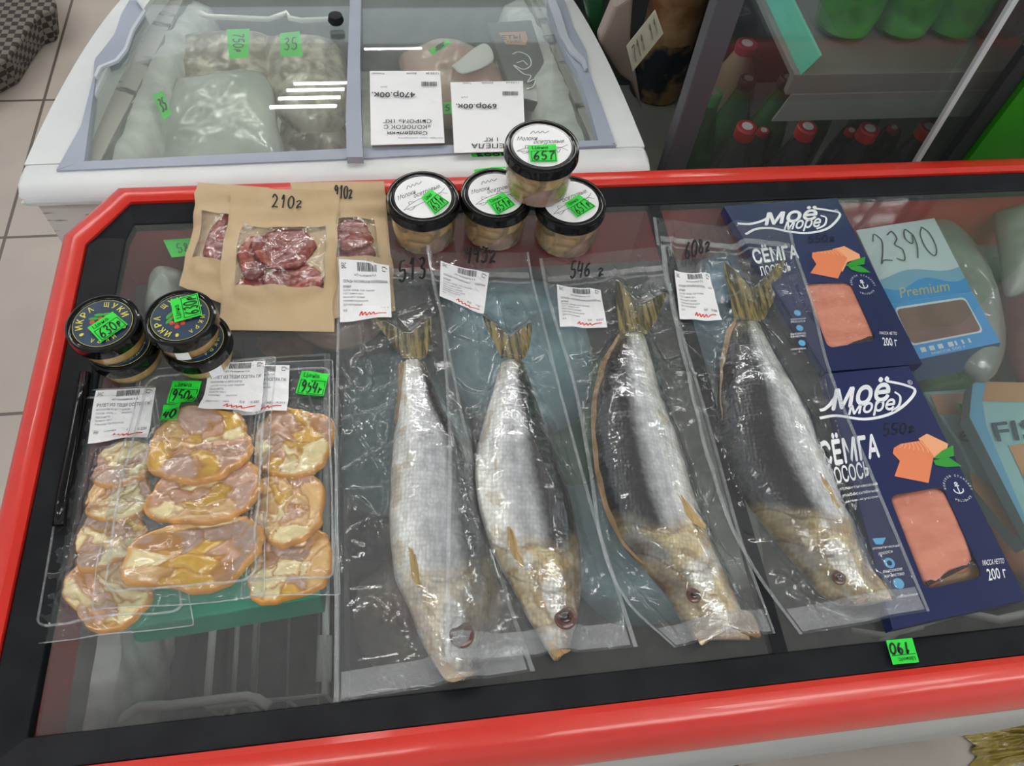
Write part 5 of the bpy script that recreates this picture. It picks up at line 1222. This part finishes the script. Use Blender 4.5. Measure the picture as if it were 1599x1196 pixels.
# ---------------- salmon cartons
def rot180(p): return p
def carton(px, label, z0, th, content):
    root = thing('salmon_carton', tuple(QZ(px, z0).map(.5, .5)[:2])+(z0,), label, 'carton', 'navy salmon cartons')
    return root
def carton_box(root, px, win, zt, zb):
    pl = [P(x, y, zt) for x, y in px]; q = Quad(pl)
    wp = [P(x, y, zt) for x, y in win]; wq = Quad(wp); ring_, _ = rrect(wq, (0, 0, 1, 1), .13, 0, 5)
    # top panel with hole
    outer = []
    n = len(ring_); c = sum(wp)/4; ring_ = [ring_[(i+n//4*3) % n] for i in range(n)]
    bm = bmesh.new(); vo = [bm.verts.new(p) for p in pl]; vi = [bm.verts.new(p) for p in ring_]
    eo = [bm.edges.new((vo[i], vo[(i+1) % 4])) for i in range(4)]; ei = [bm.edges.new((vi[i], vi[(i+1) % n])) for i in range(n)]
    bmesh.ops.triangle_fill(bm, use_beauty=True, use_dissolve=False, edges=eo+ei)
    bm.verts.index_update(); mb = MB(); vs = [tuple(v.co) for v in bm.verts]; fs = [tuple(v.index for v in f.verts) for f in bm.faces]; bm.free()
    # drop faces inside the hole
    def inside(p):
        r_ = False
        for i in range(n):
            a, b = ring_[i], ring_[(i+1) % n]
            if (a[1] > p[1]) != (b[1] > p[1]) and p[0] < (b[0]-a[0])*(p[1]-a[1])/(b[1]-a[1])+a[0]: r_ = not r_
        return r_
    fs = [f for f in fs if not inside(np.mean([vs[i] for i in f], axis=0))]
    mb.add(vs, fs)
    dz = np.array([0, 0, zt-zb]); lo = [p-dz for p in pl]
    mb.add(pl+lo, [(i, (i+1) % 4, 4+(i+1) % 4, 4+i) for i in range(4)]+[(4, 5, 6, 7)])
    rl = [p-np.array([0, 0, .0012]) for p in ring_]; mb.add(ring_+rl, [(i, (i+1) % n, n+(i+1) % n, n+i) for i in range(n)])
    mb.build('sleeve', NAVY, root)
    return q, wq, ring_
def logo(root, cr, z, moe, more, outline, hook, reg):
    mb = MB(); h = .0004
    def qq(p): return QZ(cr(*p), z)
    text(mb, qq(moe), 'моё', h, .055, shear=.12); text(mb, qq(more), 'море', h, .045, shear=.12)
    for pts, w_ in outline: stroke(mb, [p+np.array([0, 0, h]) for p in smooth_line([P(x, y, z) for x, y in cr(*pts)], 5)], w_)
    stroke(mb, [p+np.array([0, 0, h]) for p in smooth_line([P(x, y, z) for x, y in cr(*hook)], 5)], .0022)
    c = P(*cr(reg)[0], z); stroke(mb, [c+np.array([.0022*math.cos(a), .0022*math.sin(a), h]) for a in np.linspace(0, 6.3, 16)], .0005); text(mb, Quad([c+np.array([-.001, .0012, 0]), c+np.array([.001, .0012, 0]), c+np.array([.001, -.0012, 0]), c+np.array([-.001, -.0012, 0])]), 'R', h, 0)
    mb.build('logo', WHITEINK, root, label='white fish shaped logo')
def salmon_pic(root, cr, z, b1, b2, leaves):
    mb = MB(); pxpoly(mb, cr(*b2), z+.0003); mb.build('salmon_picture', ORANGE2, root); mb = MB(); pxpoly(mb, cr(*b1), z+.0005); mb.build('salmon_picture', ORANGE, root)
    mb = MB(); a, b, c, d = [np.array(p, float) for p in (b1[0], b1[1], b1[2], b1[-1])]
    for i in range(7):
        t = .1+.8*i/6; p0 = a*(1-t)+b*t; p1 = d*(1-t)+c*t; pm = (p0+p1)/2+np.array([3, 0]); stroke(mb, [P(*cr(tuple(p))[0], z)+np.array([0, 0, .0007]) for p in smooth_line([p0*.93+p1*.07, pm, p1*.85+p0*.15], 4)], .0004)
    mb.build('picture_lines', mat_once('peach_line', hexc('f6c9a4')), root)
    mb = MB(); [pxpoly(mb, cr(*l), z+.0006) for l in leaves]; mb.build('leaf_picture', LEAF, root)
def badge(root, cr, z, c, r):
    C_ = P(*cr(c)[0], z); R_ = np.linalg.norm(P(*cr((c[0]+r, c[1]))[0], z)-C_); mb = MB()
    for k, (s_, a0) in enumerate((('МОРСКОЙ', 178), ('СТАНДАРТ', 78), ('КАЧЕСТВА', -48))):
        for i, ch in enumerate(s_):
            v, f = text_geo(ch, .01); a = math.radians(a0-(12.5 if k < 2 else 10.5)*i-(0 if k else 0)); sz = R_*.17
            mb.add([(C_[0]+(R_+(y-.5)*sz)*math.cos(a)+(x-.5)*sz*.7*math.sin(a), C_[1]+(R_+(y-.5)*sz)*math.sin(a)-(x-.5)*sz*.7*math.cos(a), z+.0004) for x, y in v], f)
    an = lambda pts: stroke(mb, [C_+np.array([x*R_*.5, y*R_*.5, .0004]) for x, y in smooth_line(pts, 4)], R_*.09)
    an([(0, .5), (0, -.8)]); an([(-.35, .35), (.35, .35)]); an([(-.75, -.15), (-.6, -.6), (0, -.85), (.6, -.6), (.75, -.15)]); an([(.0, .5), (-.2, .7), (0, .9), (.2, .7), (0, .5)])
    mb.build('anchor_badge', WHITEINK, root)
def fillet(cr, pts, z0, z1, lab, skinpts):
    mb = MB(); tp = [P(x, y, z1) for x, y in smooth_line([np.array(p, float) for p in cr(*pts)+[cr(*pts)[0]]], 3)[:-1]]; c = sum(tp)/len(tp); k = len(tp); vs, fs = [], []
    R_ = 14
    for r in range(R_+1):
        for p in tp:
            q = c+(p-c)*(r/R_); vs.append((q[0], q[1], z1-(z1-z0)*max(0, (r/R_-.8)/.2)**2*.9+.0005*noise.noise((q[0]*60, q[1]*60, 1))))
    for r in range(R_):
        for i in range(k): j = (i+1) % k; fs.append((r*k+i, (r+1)*k+i, (r+1)*k+j, r*k+j))
    vs += [(p[0], p[1], z0) for p in tp]; o_ = (R_+1)*k
    for i in range(k): j = (i+1) % k; fs.append((R_*k+i, o_+i, o_+j, R_*k+j))
    mb.add(vs, fs); o = tag(mb.build('salmon_fillet', SALMON, None, smooth=True), lab, 'fillet', 'salmon fillets in the navy cartons')
    mb = MB(); pxpoly(mb, cr(*skinpts), z1-.0008, .001); mb.build('skin', SKIN, o)
CARDB = mat('beige_tray_card', hexc('a9906c'), rough=.6)
zb1 = GZ+.0008; zt = GZ+.013
# upper carton
px1 = [(1130, 322), (1307, 309), (1440, 568), (1289, 580)]
r1 = carton(px1, 'upper navy salmon carton marked 550, half under the fourth herring bag', zb1, 0, 0)
win1 = c2((498, 455), (728, 450), (862, 742), (618, 780))
q, wq, rg = carton_box(r1, px1, win1, zt, zb1)
mb = MB(); pxpoly(mb, c2((470, 430), (760, 430), (890, 760), (600, 800)), zb1+.002); mb.build('inner_tray', CARDB, r1)
fillet(c2, [(480, 440), (740, 435), (858, 705), (840, 730), (760, 760), (605, 785)], zb1+.0025, zt-.0018, 'pinkish salmon fillet in the window of the upper navy carton', [(700, 768), (860, 705), (868, 745), (740, 785)])
mb = MB(); v = [p-np.array([0, 0, .0009]) for p in rg]; mb.add(v, [tuple(range(len(v)))]); mb.build('window', WINF, r1)
logo(r1, c2, zt, [(305, 85), (555, 72), (572, 135), (318, 165)], [(400, 150), (575, 132), (582, 188), (402, 204)],
     [([(165, 158), (230, 160), (300, 140), (335, 110)], .003), ([(205, 212), (260, 185), (340, 182), (420, 198), (520, 205), (620, 180), (678, 112), (620, 92), (545, 82)], .0028)], [(560, 185), (600, 165), (608, 130), (580, 118)], (660, 95))
mb = MB(); hand(mb, QZ(c2((512, 222), (655, 212), (655, 245), (515, 255)), zt), '550g', .0011, .0005); mb.build('handwriting', INK, r1)
mb = MB(); text(mb, QZ(c2((228, 272), (455, 248), (472, 330), (252, 358)), zt), 'СЁМГА', .0004, .05); text(mb, QZ(c2((270, 375), (425, 350), (436, 398), (285, 420)), zt), 'ЛОСОСЬ', .0004, .03)
text(mb, QZ(c2((876, 698), (962, 700), (962, 716), (876, 712)), zt), 'МАССА НЕТТО', .0004, .02); text(mb, QZ(c2((888, 728), (958, 732), (966, 772), (896, 768)), zt), '200 г', .0004, .03)
mb.build('printed_text', WHITEINK, r1)
mb = MB()
for y in (605, 680, 755): c = P(*c2((465+(y-605)*.15, y))[0], zt); mb.lathe([(.0035, 0), (.0035, .0003)], 16, c)
mb.build('blue_icons', PALEBLUE, r1)
mb = MB()
for i, (y, t_) in enumerate(((632, 'атлантический'), (646, 'лосось'), (707, 'высокое'), (720, 'качество'), (782, 'слабосолёное'))): text(mb, QZ(c2((430, y), (505, y-6), (507, y+4), (432, y+10)), zt), t_, .0004, 0)
mb.build('small_print', WHITEINK, r1)
salmon_pic(r1, c2, zt, [(562, 300), (660, 285), (715, 330), (668, 432), (530, 405), (560, 360), (538, 325), (540, 302)], [(640, 285), (700, 270), (775, 310), (780, 330), (715, 350), (690, 400)], [[(705, 368), (740, 345), (805, 322), (800, 360), (740, 372)], [(715, 368), (780, 368), (832, 402), (780, 402), (735, 388)]])
badge(r1, c2, zt, (792, 462), 56)
# lower carton
px2 = [(1291, 583), (1418, 571), (1604, 936), (1394, 983)]
px2 = [(1288, 584), (1419, 571), (1603, 936), (1394, 983)]
r2 = carton(px2, 'lower navy salmon carton marked 550, near the front frame', zb1, 0, 0)
win2 = c3((355, 402), (512, 375), (630, 640), (462, 678))
q, wq, rg = carton_box(r2, px2, win2, zt, zb1)
mb = MB(); pxpoly(mb, c3((340, 385), (530, 360), (650, 655), (450, 700)), zb1+.002); mb.build('inner_tray', CARDB, r2)
fillet(c3, [(345, 395), (515, 368), (610, 590), (540, 628), (462, 662)], zb1+.0025, zt-.0018, 'salmon fillet in the window of the lower navy carton', [(462, 655), (612, 588), (612, 598), (470, 668)])
mb = MB(); v = [p-np.array([0, 0, .0009]) for p in rg]; mb.add(v, [tuple(range(len(v)))]); mb.build('window', WINF, r2)
logo(r2, c3, zt, [(190, 72), (350, 55), (362, 120), (196, 150)], [(232, 140), (365, 118), (373, 160), (240, 174)],
     [([(150, 152), (165, 148), (185, 130), (200, 105)], .003), ([(150, 175), (200, 168), (280, 178), (350, 165), (400, 135), (430, 95), (400, 78), (345, 66)], .0028)], [(362, 155), (382, 138), (386, 112), (370, 98)], (415, 70))
mb = MB(); hand(mb, QZ(c3((333, 192), (432, 188), (432, 215), (335, 228)), zt), '550g', .0013, .0005); mb.build('handwriting', INK, r2)
mb = MB(); text(mb, QZ(c3((142, 228), (315, 205), (326, 288), (158, 318)), zt), 'СЁМГА', .0004, .05); text(mb, QZ(c3((166, 325), (290, 300), (298, 348), (178, 372)), zt), 'ЛОСОСЬ', .0004, .03)
for i, t_ in enumerate(('атлантический', 'слабосолёный', 'филе-кусок')): text(mb, QZ(c3((205+i*4, 378+i*20), (318+i*2, 362+i*19), (320+i*2, 371+i*19), (207+i*4, 388+i*20)), zt), t_, .0004, .01)
for t_, x, y, w_ in (('атлантический', 305, 553, 78), ('лосось', 322, 570, 42), ('высокое', 336, 622, 56), ('качество', 340, 636, 58), ('слабосоленое', 378, 695, 60)): text(mb, QZ(c3((x, y), (x+w_, y-9), (x+w_, y-1), (x, y+8)), zt), t_, .0004, .01)
text(mb, QZ(c3((627, 592), (690, 586), (691, 601), (629, 608)), zt), 'МАССА НЕТТО', .0004, .02); text(mb, QZ(c3((638, 618), (692, 612), (700, 642), (646, 652)), zt), '200 г', .0004, .03)
mb.build('printed_text', WHITEINK, r2)
mb = MB()
pxpoly(mb, c3((305, 528), (345, 525), (335, 545), (315, 545)), zt+.0004)
for x, y in ((355, 600), (382, 660)): c = P(*c3((x, y))[0], zt); mb.lathe([(.0045, 0), (.0045, .0003)], 18, c)
mb.build('blue_icons', PALEBLUE, r2)
mb = MB(); c = P(*c3((355, 600))[0], zt+.0002); mb.lathe([(.0022, 0), (.0022, .0004)], 14, c); mb.build('icon_centre', NAVY, r2)
salmon_pic(r2, c3, zt, [(388, 250), (450, 240), (485, 285), (470, 365), (370, 345), (386, 300), (365, 278), (368, 262)], [(440, 235), (465, 220), (528, 250), (520, 278), (485, 290)], [[(484, 292), (510, 270), (542, 254), (545, 285), (510, 295)], [(484, 298), (530, 290), (568, 316), (520, 318), (490, 312)]])
badge(r2, c3, zt, (555, 380), 38)
# the cartons into the height field
for px in (px1, px2):
    q = QZ(px, zt+.0006); raise_grid([q.map(u, v) for u in np.linspace(0, 1, 130) for v in np.linspace(0, 1, 200)])

# ---------------- herrings and their bags, left to right
c6 = crop(500, 380, 1.638); c1 = crop(880, 330, 1.733)
HT = 'СЕЛЬДЬ КАСПИЙСКАЯ ПОТРОШЕНАЯ'; HL = ['вяленая', 'Состав: сельдь, соль пищевая', 'ГОСТ хранить при t', 'Масса нетто указана', 'Упаковано под вакуумом', 'Дата изготовления']
herring([(290, 207, 270), (350, 200, 292), (400, 195, 312), (450, 190, 342), (500, 183, 372), (550, 180, 393), (600, 178, 402), (650, 175, 410), (700, 174, 418), (750, 178, 428), (800, 182, 437), (850, 190, 440), (890, 208, 440), (930, 228, 435), (970, 242, 425), (1010, 258, 412), (1050, 280, 398), (1085, 302, 385), (1110, 322, 368)],
        [(135, 185), (285, 190)], (238, 250), [(205, 292), (270, 292)], (1, .60), 'herring furthest left, in the bag marked 513', c6, hv0=.70, headmix=.6, eye=(362, 1002), eyer=.0095, pect=[(225, 775), (245, 800), (256, 880), (235, 860)], flap=[(200, 310), (214, 310), (212, 400), (196, 470), (190, 450), (198, 380)], seed=1, mouth=[(285, 1060), (325, 1120), (370, 1112), (400, 1095), (350, 1100), (318, 1060)])
b = film_bag(([(528, 386), (526, 500), (523, 700), (522, 900), (521, 1098)], [(668, 386), (690, 480), (722, 640), (780, 880), (836, 1047)]), 'clear vacuum bag furthest left, marked 513', lift_top=.012, seed=1)
ship_label(b, QZ([(530, 410), (607, 412), (611, 491), (529, 494)], GZ+.014, drape(12, 4)), HT, HL, h=.0025, wt='0.500')
mb = MB(); hand(mb, QZ([(620, 414), (666, 406), (668, 434), (622, 442)], GZ+.012, drape(3, 2)), '513', .0024, .009); mb.build('handwriting', INK, b)
herring([(290, 463, 525), (350, 446, 545), (400, 430, 562), (450, 416, 580), (500, 405, 597), (550, 397, 615), (600, 397, 632), (650, 402, 648), (700, 412, 660), (750, 428, 668), (800, 452, 672), (850, 482, 674), (890, 505, 673), (930, 525, 668), (970, 548, 660), (1010, 572, 645), (1040, 590, 628), (1058, 602, 615)],
        [(415, 185), (541, 203)], (490, 262), [(462, 292), (525, 292)], (1, .50), 'silvery herring second from the left, in the bag marked 445', c6, eye=(628, 955), eyer=.0088, pect=[(478, 725), (492, 735), (520, 825), (500, 812), (480, 775)], seed=2, mouth=[(575, 1020), (600, 1058), (625, 1050), (640, 1040), (610, 1040), (598, 1015)])
b = film_bag(([(666, 392), (676, 450), (690, 520), (700, 700), (697, 880), (695, 1040)], [(826, 392), (850, 500), (880, 620), (930, 800), (997, 1009)]), 'clear vacuum bag second from the left, marked 445', lift_top=.014, seed=2)
ship_label(b, QZ(c6((308, 52), (432, 75), (418, 178), (305, 128)), GZ+.010, drape(12, 3)), HT, HL, h=.0025, wt='0.500')
mb = MB(); hand(mb, QZ([(726, 386), (776, 390), (775, 411), (725, 411)], GZ+.018, drape(3, 2)), '445g', .0024, .010); mb.build('handwriting', INK, b)
herring([(320, 150, 228), (380, 120, 246), (430, 104, 258), (480, 92, 270), (530, 86, 288), (580, 84, 310), (630, 88, 325), (680, 95, 342), (730, 104, 355), (780, 118, 372), (830, 136, 390), (880, 160, 408), (930, 202, 430), (980, 250, 452), (1030, 290, 475), (1080, 320, 498), (1120, 345, 515), (1150, 362, 520)],
        [(140, 185), (278, 222)], (205, 275), [(150, 330), (228, 330)], (-1, .46), 'herring third from the left with dark back and open jaw, in the bag marked 546', c1, eye=(352, 1038), eyer=.0062, pect=[(288, 745), (320, 770), (385, 850), (360, 850), (320, 815)], flap=[(150, 330), (130, 390), (104, 470), (96, 560), (100, 660), (130, 780), (180, 880), (250, 960), (255, 985), (160, 905), (105, 790), (80, 660), (76, 520), (100, 410)], seed=3, mouth=[(440, 1080), (505, 1085), (532, 1150), (500, 1145), (450, 1105), (400, 1140), (375, 1175), (355, 1145)])
b = film_bag(([(842, 402), (862, 490), (895, 600), (917, 720), (938, 850), (975, 935), (1053, 1010)], [(1040, 382), (1062, 500), (1110, 660), (1160, 840), (1212, 988)]), 'clear vacuum bag third from the left, marked 546', lift_top=.010, seed=3)
ship_label(b, QZ(c6((605, 105), (718, 115), (734, 215), (614, 210)), GZ+.006, drape(12, 3)), HT, HL, h=.002, wt='0.527')
mb = MB(); hand(mb, QZ([(890, 412), (944, 412), (944, 430), (890, 432)], GZ+.012, drape(3, 2)), '546 g', .0020, .007); mb.build('handwriting', INK, b)
herring([(290, 462, 545), (340, 448, 565), (390, 436, 590), (440, 429, 618), (490, 428, 645), (540, 431, 672), (590, 437, 692), (640, 450, 712), (690, 468, 735), (740, 490, 755), (790, 520, 775), (840, 560, 795), (890, 600, 812), (940, 640, 832), (990, 682, 855), (1030, 722, 878), (1055, 770, 888)],
        [(432, 138), (590, 148)], (510, 238), [(462, 292), (545, 290)], (-1, .42), 'herring furthest right with dark back and olive flank, in the bag marked 608', c1, hv0=.70, eye=(745, 990), eyer=.0062, pect=[(688, 705), (712, 730), (748, 800), (728, 792), (700, 755)], flap=[(470, 285), (455, 330), (432, 420), (428, 520), (445, 620), (436, 610), (424, 520), (424, 410), (440, 320)], seed=4, mouth=[(815, 1000), (840, 985), (892, 1050), (850, 1045), (800, 1065), (770, 1050)])
b = film_bag(([(1020, 337), (1034, 420), (1052, 500), (1110, 740), (1165, 870), (1250, 990)], [(1228, 366), (1262, 480), (1290, 590), (1350, 740), (1440, 960)]), 'clear vacuum bag furthest right, marked 608, overlapping both navy cartons', lift_top=.006, seed=4)
ship_label(b, QZ(c1((300, 160), (396, 168), (428, 295), (315, 290)), GZ+.005, drape(12, 3)), HT, HL, h=.002, wt='0.500')
mb = MB(); hand(mb, QZ([(1068, 380), (1108, 372), (1110, 392), (1070, 404)], GZ+.008, drape(3, 2)), '608g', .0022, .006); mb.build('handwriting', INK, b)
# remove helper datablocks that are not linked anywhere
for me in list(bpy.data.meshes):
    if me.users == 0: bpy.data.meshes.remove(me)
